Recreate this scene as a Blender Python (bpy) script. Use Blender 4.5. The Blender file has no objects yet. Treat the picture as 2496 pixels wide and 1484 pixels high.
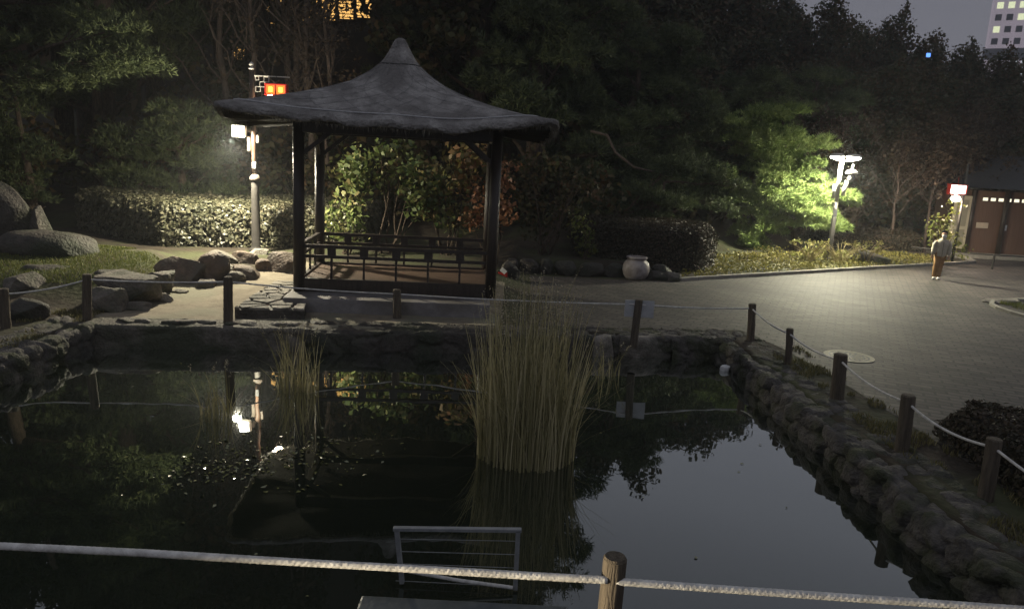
import bpy, bmesh, math, random
import numpy as np
from mathutils import Vector, Matrix
C = bpy.data.collections.new('park'); S = bpy.context.scene; S.collection.children.link(C)
rng = np.random.default_rng(7); random.seed(7)
PI = math.pi; R = math.radians

# ------------------------------------------------------------------ camera
HC = 3.84; PITCH = R(11.3); ROLL = 0.053; F = 1803.0      # focal length for a 2496 wide picture
cam = bpy.data.cameras.new('camera'); co = bpy.data.objects.new('camera', cam); C.objects.link(co)
cam.sensor_width = 36; cam.lens = 36 * F / 2496; cam.clip_end = 2000; cam.clip_start = 0.05
cr, sr, cp, sp = math.cos(ROLL), math.sin(ROLL), math.cos(PITCH), math.sin(PITCH)
ax = Vector((cr, sr * sp, sr * cp)); ay = Vector((-sr, cr * sp, cr * cp)); az = -Vector((0, cp, -sp))
M = Matrix((ax, ay, az)).transposed().to_4x4(); M.translation = (0, 0, HC); co.matrix_world = M
S.camera = co
# ------------------------------------------------------------------ world, exposure
S.view_settings.view_transform = 'Standard'; S.view_settings.look = 'None'
S.view_settings.exposure = 0; S.view_settings.gamma = 1
W = bpy.data.worlds.new('World'); S.world = W; W.use_nodes = True
nt = W.node_tree; bg = nt.nodes['Background']
tc = nt.nodes.new('ShaderNodeTexCoord'); sx = nt.nodes.new('ShaderNodeSeparateXYZ'); rp = nt.nodes.new('ShaderNodeValToRGB')
nt.links.new(tc.outputs['Generated'], sx.inputs[0]); nt.links.new(sx.outputs['Z'], rp.inputs[0]); nt.links.new(rp.outputs[0], bg.inputs[0])
rp.color_ramp.elements[0].position = 0.0; rp.color_ramp.elements[0].color = (0.24, 0.235, 0.262, 1)   # city glow low down
rp.color_ramp.elements[1].position = 1.0; rp.color_ramp.elements[1].color = (0.235, 0.245, 0.285, 1)
e = rp.color_ramp.elements.new(0.22); e.color = (0.175, 0.175, 0.205, 1)
e = rp.color_ramp.elements.new(0.42); e.color = (0.285, 0.295, 0.34, 1)      # brighter band above the frame, added to lift the sky mirrored in the pond
bg.inputs[1].default_value = 1.0
S.cycles.use_denoising = True; S.cycles.max_bounces = 5; S.cycles.diffuse_bounces = 2; S.cycles.glossy_bounces = 3
S.cycles.sample_clamp_indirect = 3.0; S.cycles.caustics_reflective = False; S.cycles.caustics_refractive = False

def lamp(name, loc, power, col, size=0.1, typ='POINT', aim=None, cone=150, blend=0.6, parent=None):
    l = bpy.data.lights.new(name, typ); l.energy = power; l.color = col; l.shadow_soft_size = size
    if typ == 'SPOT': l.spot_size = R(cone); l.spot_blend = blend
    o = bpy.data.objects.new(name, l); C.objects.link(o); o.location = loc
    if aim is not None: o.rotation_euler = (Vector(aim) - Vector(loc)).to_track_quat('-Z', 'Y').to_euler()
    return o
KEY_L, KEY_R, LAN_L, LAN_R = 2000, 1950, 110, 700
# street lamp left: flood lamp box (downward flood and its spill) and hanging lantern
WARM = (1.0, 0.91, 0.68)
lamp('light_flood', (-7.6, 19.86, 3.84), KEY_L, WARM, 0.10, 'SPOT', (-7.6, 19.6, 0.0), 158, 0.4)
lamp('light_flood_spill', (-7.6, 19.84, 3.82), KEY_L * 0.50, WARM, 0.10)
lamp('light_lantern', (-6.62, 20.45, 4.95), LAN_L, (1.0, 0.72, 0.48), 0.12)
# street lamp right: two heads
PALE = (1.0, 0.95, 0.70)
lamp('light_heads', (11.82, 28.2, 4.25), KEY_R * 1.1, PALE, 0.12, 'SPOT', (11.8, 28.0, 0.4), 168, 0.4)
lamp('light_heads', (12.44, 28.2, 4.25), KEY_R * 0.7, PALE, 0.12, 'SPOT', (12.6, 27.6, 0.4), 168, 0.4)
lamp('light_heads_spill', (12.1, 28.2, 4.20), KEY_R * 0.55, PALE, 0.12)
# lantern by the gatehouse
lamp('light_gate_lantern', (17.7, 30.55, 3.0), LAN_R, (1.0, 0.80, 0.62), 0.15)
# path lamp standing behind the photographer's left shoulder, out of view
lamp('light_path_lamp', (-6.2, 1.7, 1.35), 5200, (1.0, 0.84, 0.58), 0.1, 'SPOT', (0.55, 3.3, 1.75), 11, 0.7)

# ------------------------------------------------------------------ helpers
def ray(vx, vy):
    x = (vx - 1248) / F; y = -(vy - 742) / F
    a = x * cr - y * sr; b = x * sr + y * cr
    return (a, b * sp + cp, b * cp - sp)
def P(vx, vy, z=0.0):          # survey point: where a sight line meets height z
    d = ray(vx, vy); t = (z - HC) / d[2]; return Vector((d[0] * t, d[1] * t, z))
def Y(vx, vy, y):              # survey point: where a sight line meets distance y
    d = ray(vx, vy); t = y / d[1]; return Vector((d[0] * t, y, HC + d[2] * t))
def sm(a, b, x):
    t = np.clip((np.asarray(x, float) - a) / (b - a), 0, 1); return t * t * (3 - 2 * t)
def wave(x, y, s=1.0, k=0):
    return (np.sin(x * 1.7 * s + 1.3 + k) * np.cos(y * 1.3 * s + 0.4 + k) + 0.5 * np.sin(x * 3.9 * s + y * 2.7 * s + k) + 0.3 * np.sin(x * 7.1 * s - y * 6.3 * s + 2 * k)) / 1.8

def mesh_obj(name, v, f, m=None, parent=None, smooth=False, tint=None, matidx=None):
    me = bpy.data.meshes.new(name)
    v = np.asarray(v, np.float32)
    if isinstance(f, np.ndarray):
        n, k = f.shape
        me.vertices.add(len(v)); me.vertices.foreach_set('co', v.ravel())
        me.loops.add(n * k); me.loops.foreach_set('vertex_index', f.astype(np.int32).ravel())
        me.polygons.add(n); me.polygons.foreach_set('loop_start', np.arange(0, n * k, k, dtype=np.int32))
        me.polygons.foreach_set('loop_total', np.full(n, k, np.int32))
        me.update(calc_edges=True)
    else:
        me.from_pydata([tuple(map(float, p)) for p in v], [], f); me.update()
    if tint is not None:
        a = me.attributes.new('tint', 'FLOAT', 'POINT'); a.data.foreach_set('value', np.asarray(tint, np.float32))
    if smooth: me.polygons.foreach_set('use_smooth', np.ones(len(me.polygons), bool))
    if m is not None:
        for mm in (m if isinstance(m, (list, tuple)) else [m]): me.materials.append(mm)
    if matidx is not None: me.polygons.foreach_set('material_index', np.asarray(matidx, np.int32))
    o = bpy.data.objects.new(name, me); C.objects.link(o)
    if parent is not None: o.parent = parent
    return o
def tag(o, label=None, cat=None, group=None, kind=None):
    if label: o['label'] = label
    if cat: o['category'] = cat
    if group: o['group'] = group
    if kind: o['kind'] = kind
    return o
def thing(name, label, cat, loc=(0, 0, 0), rz=0, group=None):
    o = bpy.data.objects.new(name, None); C.objects.link(o); o.empty_display_size = 0.2
    o.location = loc; o.rotation_euler = (0, 0, rz); return tag(o, label, cat, group)
def copy_tree(o, parent=None):
    c = o.copy(); C.objects.link(c); c.parent = parent
    for ch in list(o.children): copy_tree(ch, c)
    return c

class MB:
    """collects simple solids into one mesh"""
    def __init__(s): s.v = []; s.f = []
    def add(s, v, f):
        n = len(s.v); s.v += [tuple(p) for p in v]; s.f += [tuple(i + n for i in q) for q in f]; return s
    def box(s, c, size, rot=None, bev=0.0):
        bm = bmesh.new(); bmesh.ops.create_cube(bm, size=1)
        for v in bm.verts: v.co = Vector((v.co.x * size[0], v.co.y * size[1], v.co.z * size[2]))
        if bev: bmesh.ops.bevel(bm, geom=bm.edges[:], offset=bev, segments=2, affect='EDGES', profile=0.6)
        Mx = (rot if rot is not None else Matrix.Identity(3))
        bm.verts.index_update()
        s.add([Mx @ v.co + Vector(c) for v in bm.verts], [[v.index for v in q.verts] for q in bm.faces]); bm.free(); return s
    def bar(s, a, b, w, h, bev=0.004):
        a, b = Vector(a), Vector(b); d = b - a; L = d.length; d.normalize()
        up = Vector((0, 0, 1)) if abs(d.z) < 0.95 else Vector((0, 1, 0))
        sx_ = d.cross(up).normalized(); uz = sx_.cross(d).normalized()
        return s.box((a + b) / 2, (L, w, h), Matrix((d, -sx_, uz)).transposed(), bev)
    def tube(s, pts, rad, seg=10, cap=True):
        pts = [Vector(p) for p in pts]; n = len(pts)
        if not hasattr(rad, '__len__'): rad = [rad] * n
        vs = []; fs = []; prev = None
        for i, p in enumerate(pts):
            d = (pts[min(i + 1, n - 1)] - pts[max(i - 1, 0)]).normalized()
            if prev is None: u = d.orthogonal().normalized()
            else: u = (prev - d * prev.dot(d)).normalized()
            prev = u; w = d.cross(u)
            for k in range(seg):
                a = 2 * PI * k / seg; vs.append(p + (u * math.cos(a) + w * math.sin(a)) * rad[i])
        for i in range(n - 1):
            for k in range(seg):
                k2 = (k + 1) % seg; fs.append((i * seg + k, i * seg + k2, (i + 1) * seg + k2, (i + 1) * seg + k))
        if cap: fs += [tuple(range(seg))[::-1], tuple((n - 1) * seg + k for k in range(seg))]
        return s.add(vs, fs)
    def lathe(s, prof, seg=24, c=(0, 0, 0)):
        vs = []; fs = []; n = len(prof)
        for r_, z in prof:
            for k in range(seg):
                a = 2 * PI * k / seg; vs.append((c[0] + r_ * math.cos(a), c[1] + r_ * math.sin(a), c[2] + z))
        for i in range(n - 1):
            for k in range(seg):
                k2 = (k + 1) % seg; fs.append((i * seg + k, i * seg + k2, (i + 1) * seg + k2, (i + 1) * seg + k))
        fs += [tuple(range(seg))[::-1], tuple((n - 1) * seg + k for k in range(seg))]
        return s.add(vs, fs)
    def build(s, name, m, parent=None, smooth=False, flip=False):
        o = mesh_obj(name, s.v, s.f, m, parent, smooth)
        bm = bmesh.new(); bm.from_mesh(o.data); bmesh.ops.recalc_face_normals(bm, faces=bm.faces[:]); bm.to_mesh(o.data); bm.free()
        return o

# ------------------------------------------------------------------ materials
def newmat(name):
    m = bpy.data.materials.new(name); m.use_nodes = True; return m, m.node_tree, m.node_tree.nodes['Principled BSDF']
def nmat(name, c1, c2, scale=4, rough=0.8, bump=0.3, detail=6, c3=None, s2=0.7, spec=0.3, metal=0, dist=0.05, stretch=None):
    m, t, b = newmat(name); N = t.nodes.new; L = t.links.new
    tc = N('ShaderNodeTexCoord'); src = tc.outputs['Object']
    if stretch:
        mp = N('ShaderNodeMapping'); mp.inputs['Scale'].default_value = stretch; L(src, mp.inputs[0]); src = mp.outputs[0]
    n = N('ShaderNodeTexNoise'); n.inputs['Scale'].default_value = scale; n.inputs['Detail'].default_value = detail; n.inputs['Roughness'].default_value = 0.65
    L(src, n.inputs['Vector'])
    r_ = N('ShaderNodeValToRGB'); L(n.outputs['Fac'], r_.inputs[0])
    r_.color_ramp.elements[0].position = 0.33; r_.color_ramp.elements[0].color = (*c1, 1)
    r_.color_ramp.elements[1].position = 0.68; r_.color_ramp.elements[1].color = (*c2, 1)
    out = r_.outputs[0]
    if c3 is not None:
        n2 = N('ShaderNodeTexNoise'); n2.inputs['Scale'].default_value = s2; n2.inputs['Detail'].default_value = 4; L(src, n2.inputs['Vector'])
        r2 = N('ShaderNodeValToRGB'); L(n2.outputs['Fac'], r2.inputs[0]); r2.color_ramp.elements[0].position = 0.45; r2.color_ramp.elements[1].position = 0.62
        mx = N('ShaderNodeMix'); mx.data_type = 'RGBA'; L(r2.outputs[0], mx.inputs[0]); L(out, mx.inputs[6]); mx.inputs[7].default_value = (*c3, 1); out = mx.outputs[2]
    L(out, b.inputs['Base Color']); b.inputs['Roughness'].default_value = rough; b.inputs['Specular IOR Level'].default_value = spec; b.inputs['Metallic'].default_value = metal
    if bump:
        n3 = N('ShaderNodeTexNoise'); n3.inputs['Scale'].default_value = scale * 4; n3.inputs['Detail'].default_value = 8; L(src, n3.inputs['Vector'])
        bp = N('ShaderNodeBump'); bp.inputs['Strength'].default_value = bump; bp.inputs['Distance'].default_value = dist; L(n3.outputs['Fac'], bp.inputs['Height']); L(bp.outputs[0], b.inputs['Normal'])
    return m
def leafmat(name, cols, rough=0.6, spec=0.3, trans=0.25):
    m, t, b = newmat(name); N = t.nodes.new; L = t.links.new
    a = N('ShaderNodeAttribute'); a.attribute_name = 'tint'; r_ = N('ShaderNodeValToRGB'); L(a.outputs['Fac'], r_.inputs[0])
    cr_ = r_.color_ramp; cr_.elements[0].color = (*cols[0], 1); cr_.elements[1].color = (*cols[-1], 1)
    for i, c in enumerate(cols[1:-1]): cr_.elements.new((i + 1) / (len(cols) - 1)).color = (*c, 1)
    L(r_.outputs[0], b.inputs['Base Color']); b.inputs['Roughness'].default_value = rough; b.inputs['Specular IOR Level'].default_value = spec
    tr = N('ShaderNodeBsdfTranslucent'); L(r_.outputs[0], tr.inputs[0]); mx = N('ShaderNodeMixShader'); mx.inputs[0].default_value = trans
    L(b.outputs[0], mx.inputs[1]); L(tr.outputs[0], mx.inputs[2]); L(mx.outputs[0], t.nodes['Material Output'].inputs[0]); return m
def emit(name, col, st):
    m, t, b = newmat(name); b.inputs['Base Color'].default_value = (0, 0, 0, 1); b.inputs['Emission Color'].default_value = (*col, 1); b.inputs['Emission Strength'].default_value = st; return m

GRANITE = nmat('granite', (0.075, 0.066, 0.056), (0.19, 0.17, 0.145), 5, 0.8, 0.9, c3=(0.05, 0.055, 0.035), s2=1.1)
GRANITE_DARK = nmat('dark_granite', (0.03, 0.027, 0.024), (0.085, 0.075, 0.065), 4, 0.7, 0.9, c3=(0.03, 0.035, 0.022), s2=1.0)
GRANITE_BROWN = nmat('brown_granite', (0.07, 0.05, 0.038), (0.17, 0.125, 0.095), 4, 0.75, 0.9, c3=(0.10, 0.09, 0.075), s2=1.4)
GRANITE_PALE = nmat('pale_granite', (0.16, 0.145, 0.12), (0.34, 0.31, 0.27), 6, 0.8, 0.9, c3=(0.09, 0.085, 0.07), s2=1.6)
BANKSTONE = nmat('bank_stone', (0.040, 0.037, 0.034), (0.135, 0.124, 0.112), 6, 0.85, 0.9, c3=(0.045, 0.05, 0.028), s2=2.2)
SLABSTONE = nmat('slab_stone', (0.15, 0.14, 0.14), (0.25, 0.24, 0.235), 3, 0.7, 0.25, c3=(0.12, 0.11, 0.10), s2=1)
SOIL = nmat('soil', (0.022, 0.018, 0.012), (0.055, 0.042, 0.029), 2.2, 0.95, 0.7, c3=(0.05, 0.055, 0.025), s2=0.6)
SAND = nmat('sand', (0.165, 0.138, 0.10), (0.27, 0.235, 0.175), 2.6, 0.95, 0.6, detail=10, c3=(0.19, 0.18, 0.13), s2=0.8, dist=0.03)
WOOD = nmat('dark_stained_wood', (0.018, 0.013, 0.010), (0.045, 0.032, 0.025), 3, 0.42, 0.3, stretch=(6, 6, 0.6), spec=0.45)
FLOORWOOD = nmat('floor_boards', (0.07, 0.045, 0.032), (0.14, 0.095, 0.07), 3, 0.5, 0.3, stretch=(0.5, 8, 1))
POSTWOOD = nmat('weathered_log', (0.055, 0.045, 0.034), (0.14, 0.115, 0.085), 5, 0.85, 0.6, stretch=(5, 5, 0.5))
ROPE = nmat('hemp_rope', (0.40, 0.39, 0.37), (0.70, 0.69, 0.66), 14, 0.9, 0.5, dist=0.01)
BARK = nmat('bark', (0.04, 0.03, 0.022), (0.13, 0.095, 0.07), 7, 0.9, 0.9, stretch=(3, 3, 0.8))
BARKPALE = nmat('pale_bark', (0.065, 0.05, 0.04), (0.16, 0.12, 0.095), 7, 0.9, 0.7, stretch=(3, 3, 0.8))
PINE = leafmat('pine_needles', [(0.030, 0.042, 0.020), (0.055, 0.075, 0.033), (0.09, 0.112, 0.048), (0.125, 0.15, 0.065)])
PINELIT = leafmat('lamplit_pine_needles', [(0.09, 0.13, 0.035), (0.15, 0.21, 0.06), (0.21, 0.28, 0.085), (0.27, 0.33, 0.12)])  # paler copy of the pine needles, lamp brightness put into the leaf colour
BROAD = leafmat('autumn_leaves_dark', [(0.03, 0.04, 0.015), (0.055, 0.06, 0.022), (0.09, 0.07, 0.03), (0.11, 0.065, 0.03)])
BROWNLEAF = leafmat('brown_leaves', [(0.025, 0.02, 0.013), (0.045, 0.034, 0.021), (0.07, 0.048, 0.03), (0.09, 0.06, 0.038)])
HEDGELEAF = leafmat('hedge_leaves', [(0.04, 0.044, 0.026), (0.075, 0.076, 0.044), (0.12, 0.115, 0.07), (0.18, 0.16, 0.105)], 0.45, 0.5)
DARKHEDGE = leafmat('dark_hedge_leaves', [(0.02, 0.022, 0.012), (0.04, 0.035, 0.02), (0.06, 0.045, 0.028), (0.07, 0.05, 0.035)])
SHRUBGREEN = leafmat('shrub_leaves_green', [(0.06, 0.10, 0.03), (0.11, 0.15, 0.045), (0.17, 0.20, 0.065), (0.25, 0.21, 0.09)], 0.45, 0.5)
SHRUBORANGE = leafmat('shrub_leaves_orange', [(0.13, 0.08, 0.03), (0.22, 0.11, 0.05), (0.30, 0.13, 0.06), (0.36, 0.18, 0.085)], 0.5, 0.4)
YELLOWLEAF = leafmat('yellow_green_leaves', [(0.10, 0.13, 0.03), (0.16, 0.18, 0.04), (0.24, 0.23, 0.07)], 0.5, 0.4)
COVER = leafmat('ground_cover_leaves', [(0.09, 0.085, 0.025), (0.15, 0.14, 0.03), (0.22, 0.20, 0.045), (0.26, 0.22, 0.07)])
GRASS = leafmat('grass_blades', [(0.06, 0.085, 0.02), (0.11, 0.13, 0.03), (0.16, 0.16, 0.045)])
DRYGRASS = leafmat('dry_grass_blades', [(0.08, 0.08, 0.03), (0.14, 0.13, 0.05), (0.22, 0.19, 0.09)])
REED = leafmat('reed_blades', [(0.13, 0.125, 0.06), (0.25, 0.23, 0.11), (0.40, 0.36, 0.19), (0.56, 0.50, 0.31)])
REEDHEAD = leafmat('reed_seed', [(0.28, 0.24, 0.16), (0.42, 0.38, 0.28)])
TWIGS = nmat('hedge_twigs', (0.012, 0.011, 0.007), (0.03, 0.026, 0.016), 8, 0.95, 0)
STALK = leafmat('dry_stalks', [(0.18, 0.15, 0.06), (0.30, 0.27, 0.10), (0.36, 0.40, 0.12)])
POLEGREY = nmat('painted_pole_grey', (0.035, 0.033, 0.03), (0.055, 0.05, 0.046), 5, 0.5, 0.1)
POLETAN = nmat('painted_pole_tan', (0.042, 0.026, 0.018), (0.06, 0.038, 0.027), 4, 0.45, 0.1)
POLEWHITE = nmat('painted_pole_white', (0.50, 0.47, 0.42), (0.62, 0.58, 0.52), 5, 0.4, 0.05)
DARKMETAL = nmat('dark_metal', (0.03, 0.03, 0.03), (0.05, 0.05, 0.05), 8, 0.4, 0.05, metal=0.5)
REDPAINT = nmat('red_paint', (0.30, 0.015, 0.012), (0.42, 0.03, 0.02), 8, 0.4, 0.05)
WHITEPAINT = nmat('white_paint', (0.60, 0.60, 0.60), (0.74, 0.74, 0.73), 5, 0.5, 0.05)
SIGNWHITE = nmat('white_plastic_sheet', (0.34, 0.35, 0.36), (0.44, 0.45, 0.46), 5, 0.5, 0.05)
CERAMIC = nmat('pale_stoneware', (0.27, 0.245, 0.235), (0.37, 0.34, 0.325), 3, 0.55, 0.15, c3=(0.22, 0.19, 0.18), s2=5)
KERB = nmat('kerb_stone', (0.22, 0.21, 0.18), (0.34, 0.32, 0.27), 5, 0.8, 0.3)
FITTING = nmat('lamp_fitting_beige', (0.06, 0.05, 0.042), (0.085, 0.072, 0.06), 5, 0.5, 0.05)
LED = emit('led_panel', (1.0, 0.98, 0.86), 30)
BULB = emit('lit_bulb', (1.0, 0.93, 0.80), 22)
LANTERNRED = emit('lantern_paper_red', (1.0, 0.14, 0.02), 2.6)
LANTERNYEL = emit('lantern_paper_yellow', (1.0, 0.50, 0.06), 3.4)
LANTERNWHITE = emit('lantern_paper_white', (1.0, 0.85, 0.74), 8)

# ------------------------------------------------------------------ ground and water
PFL, PFR = Vector((-7.7, 13.1)), Vector((4.35, 14.75)); PNL, PNR = Vector((-7.7, 4.1)), Vector((4.55, 4.1))   # pond corners
def far_y(x): return PFL.y + (x - PFL.x) * (PFR.y - PFL.y) / (PFR.x - PFL.x)
def gz(x, y):
    x = np.asarray(x, float); y = np.asarray(y, float)
    h = 0.416 + 0 * x
    left = sm(0.6, -1.2, x)
    h = h + left * 0.45 * sm(14.6, 20.5, y)
    h = h + 0.42 * sm(-7.9, -8.8, x + 0.25 * (y - 17)) * sm(14.2, 15.8, y) * sm(20.0, 17.8, y)          # raised lawn
    h = h + sm(22.2, 22.6, y) * 0.40 * sm(-0.8, 0.2, x) * sm(4.3, 3.9, x)              # planted terrace
    y0 = 23.4 + sm(2.5, 6, x) * (kerb_y(x) + 5.0 - 23.4)
    h = h + np.clip(y - y0, 0, 40) * 0.16 * (1 - .6 * sm(10, 16, x))
    bed = sm(0.0, 0.5, y - kerb_y(x)) * sm(4.9, 5.4, x) * sm(18.6, 18.2, x)
    h = h + bed * (0.10 + 0.10 * sm(0.5, 4, y - kerb_y(x)))
    h = h + np.clip(3.7 - y, 0, 3) * 0.30
    h = h + 0.02 * wave(x, y) * left
    return h
KPT = [P(1655, 684, .45), P(1900, 669, .45), P(2120, 655, .45), P(2270, 647, .45), P(2350, 642, .45)]
KX = [p.x for p in KPT]; KY = [p.y for p in KPT]
def kerb_y(x): return np.interp(x, KX, KY)
def inpond(x, y, m=0.0):
    t = (y - 4.1) / 10.0
    return (x > -7.7 + m) & (x < 4.55 - 0.2 * np.clip(t, 0, 1) - m) & (y > 4.1 + m) & (y < far_y(x) - m)
xs = np.concatenate([np.linspace(-220, -30, 12), np.linspace(-26, -14, 20), np.arange(-13.8, 10, 0.14), np.linspace(10.2, 30, 70), np.linspace(34, 260, 16)])
ys = np.concatenate([np.linspace(-20, 1, 8), np.arange(1.2, 24, 0.14), np.linspace(24.3, 50, 70), np.linspace(54, 420, 16)])
GX, GY = np.meshgrid(xs, ys); GZ = gz(GX, GY)
GZ = np.where(inpond(GX, GY, -0.16), -0.7, GZ)
nx, ny = len(xs), len(ys); idx = np.arange(nx * ny).reshape(ny, nx)
f = np.stack([idx[:-1, :-1], idx[:-1, 1:], idx[1:, 1:], idx[1:, :-1]], -1).reshape(-1, 4)
cx, cy = (GX[:-1, :-1] + GX[1:, 1:]).ravel() / 2, (GY[:-1, :-1] + GY[1:, 1:]).ravel() / 2
sand = ((cx > -8.3 + 0.2 * np.sin(cy * 2)) & (cx < -0.2) & (cy > 13) & (cy < 17.0 + np.clip(cx + 7.4, 0, 1.6) * 1.4 + .2 * np.sin(cx * 3)))
lawn = (cx < -7.9) & (cy > 12) & ~sand
g = mesh_obj('ground', np.stack([GX, GY, GZ], -1).reshape(-1, 3), f, [SOIL, SAND], smooth=True, matidx=np.where(sand, 1, 0)); g['kind'] = 'structure'
# plaza paving: one sheet with a brick pattern
m, t, b = newmat('plaza_pavers'); N = t.nodes.new; L = t.links.new
tc = N('ShaderNodeTexCoord'); mp = N('ShaderNodeMapping'); mp.inputs['Rotation'].default_value = (0, 0, 0.42); L(tc.outputs['Object'], mp.inputs[0])
bk = N('ShaderNodeTexBrick'); L(mp.outputs[0], bk.inputs['Vector']); bk.inputs['Scale'].default_value = 1.0; bk.inputs['Brick Width'].default_value = 0.36; bk.inputs['Row Height'].default_value = 0.18
bk.inputs['Mortar Size'].default_value = 0.02; bk.inputs['Color1'].default_value = (0.038, 0.034, 0.03, 1); bk.inputs['Color2'].default_value = (0.09, 0.079, 0.069, 1); bk.inputs['Mortar'].default_value = (0.014, 0.012, 0.011, 1)
n = N('ShaderNodeTexNoise'); n.inputs['Scale'].default_value = 0.55; n.inputs['Detail'].default_value = 6; L(tc.outputs['Object'], n.inputs['Vector'])
r_ = N('ShaderNodeValToRGB'); r_.color_ramp.elements[0].color = (0.45, 0.45, 0.45, 1); r_.color_ramp.elements[1].color = (1.3, 1.24, 1.18, 1); r_.color_ramp.elements[0].position = 0.3; r_.color_ramp.elements[1].position = 0.7; L(n.outputs['Fac'], r_.inputs[0])
mx = N('ShaderNodeMix'); mx.data_type = 'RGBA'; mx.blend_type = 'MULTIPLY'; mx.inputs[0].default_value = 1; L(bk.outputs[0], mx.inputs[6]); L(r_.outputs[0], mx.inputs[7]); L(mx.outputs[2], b.inputs['Base Color'])
b.inputs['Roughness'].default_value = 0.75
n4 = N('ShaderNodeTexNoise'); n4.inputs['Scale'].default_value = 1.1; n4.inputs['Detail'].default_value = 3; L(tc.outputs['Object'], n4.inputs['Vector'])
ad = N('ShaderNodeMath'); ad.operation = 'MULTIPLY_ADD'; L(n4.outputs['Fac'], ad.inputs[0]); ad.inputs[1].default_value = 6.0; L(bk.outputs['Fac'], ad.inputs[2])
iv = N('ShaderNodeMath'); iv.operation = 'MULTIPLY_ADD'; L(bk.outputs['Fac'], iv.inputs[0]); iv.inputs[1].default_value = -1.0; L(ad.outputs[0], iv.inputs[2])
m2 = N('ShaderNodeMath'); m2.operation = 'MULTIPLY_ADD'; L(bk.outputs['Fac'], m2.inputs[0]); m2.inputs[1].default_value = -0.8; L(iv.outputs[0], m2.inputs[2])
bp = N('ShaderNodeBump'); bp.inputs['Strength'].default_value = 0.5; bp.inputs['Distance'].default_value = 0.012; L(m2.outputs[0], bp.inputs['Height']); L(bp.outputs[0], b.inputs['Normal'])
PAVER = m
pv = [(0.2, far_y(0.2) + 0.75), (4.95, 15.6), (5.35, 14.2), (5.6, 12), (5.75, 9), (5.7, 4.3), (30, 4.3), (45, 30), (40, 60), (24, 60), (21.5, 38), (20.2, 34.0), (19.4, 32.0)]
pv += [(p.x, p.y - 0.03) for p in reversed(KPT)] + [(3.6, 21.7), (0.0, 21.6), (-0.15, 19.8), (0.1, 17)]
pz = 0.4215
o = mesh_obj('plaza_paving', [(a, b_, pz) for a, b_ in pv], [tuple(range(len(pv)))], PAVER); o['kind'] = 'structure'
bm = bmesh.new(); bm.from_mesh(o.data); bmesh.ops.triangulate(bm, faces=bm.faces[:]); bmesh.ops.recalc_face_normals(bm, faces=bm.faces[:]); bm.to_mesh(o.data); bm.free()
# water
m, t, b = newmat('pond_water'); N = t.nodes.new; L = t.links.new
df = N('ShaderNodeBsdfDiffuse'); df.inputs[0].default_value = (0.010, 0.014, 0.009, 1)
gl = N('ShaderNodeBsdfGlossy'); gl.inputs['Roughness'].default_value = 0.012; gl.inputs[0].default_value = (0.93, 0.96, 0.95, 1)
fr = N('ShaderNodeFresnel'); fr.inputs[0].default_value = 1.36; mu = N('ShaderNodeMath'); mu.operation = 'MULTIPLY'; mu.use_clamp = True; mu.inputs[1].default_value = 3.5; L(fr.outputs[0], mu.inputs[0])
tc = N('ShaderNodeTexCoord'); n = N('ShaderNodeTexNoise'); n.inputs['Scale'].default_value = 1.3; n.inputs['Detail'].default_value = 2; L(tc.outputs['Object'], n.inputs['Vector'])
bp = N('ShaderNodeBump'); bp.inputs['Strength'].default_value = 0.10; bp.inputs['Distance'].default_value = 0.02; L(n.outputs['Fac'], bp.inputs['Height'])
L(bp.outputs[0], gl.inputs['Normal']); ms = N('ShaderNodeMixShader'); L(mu.outputs[0], ms.inputs[0]); L(df.outputs[0], ms.inputs[1]); L(gl.outputs[0], ms.inputs[2]); L(ms.outputs[0], t.nodes['Material Output'].inputs[0])
o = mesh_obj('water', [(-7.95, 3.9, 0), (4.8, 3.9, 0), (4.6, 15.0, 0), (-7.95, 13.3, 0)], [(0, 1, 2, 3)], m); o['kind'] = 'structure'

# ------------------------------------------------------------------ stones
_ico = bmesh.new(); bmesh.ops.create_icosphere(_ico, subdivisions=4, radius=1); ICO4 = (np.array([v.co[:] for v in _ico.verts]), np.array([[v.index for v in q.verts] for q in _ico.faces])); _ico.free()
_ico = bmesh.new(); bmesh.ops.create_icosphere(_ico, subdivisions=3, radius=1); ICO3 = (np.array([v.co[:] for v in _ico.verts]), np.array([[v.index for v in q.verts] for q in _ico.faces])); _ico.free()
def rock(size, k=3.0, seed=0, amp=0.10, ico=ICO4, cuts=5):
    """angular boulder: superellipsoid, chopped by random planes, roughened; z from 0 up"""
    q = np.random.default_rng(seed); v = ico[0].copy()
    v = v / (np.sum(np.abs(v) ** k, 1) ** (1 / k))[:, None]
    for _ in range(cuts):
        n_ = q.normal(size=3); n_ /= np.linalg.norm(n_); d = q.uniform(0.66, 0.95)
        s_ = v @ n_ - d; v = v - np.where(s_ > 0, s_ * 0.94, 0)[:, None] * n_
    ph = q.uniform(0, 6, 9)
    dsp = (np.sin(v[:, 0] * 2.3 + ph[0]) * np.sin(v[:, 1] * 2.7 + ph[1]) * np.sin(v[:, 2] * 2.1 + ph[2]) + 0.45 * np.sin(v[:, 0] * 6 + ph[3]) * np.sin(v[:, 1] * 5.3 + ph[4] + v[:, 2] * 4) + 0.25 * np.sin(v[:, 2] * 11 + ph[5]) * np.sin(v[:, 0] * 9 + ph[6] + v[:, 1] * 10))
    v = v * (1 + amp * dsp)[:, None]
    v = v * np.array(size) / 2; v[:, 2] += size[2] / 2 - size[2] * 0.06
    return v
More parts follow.
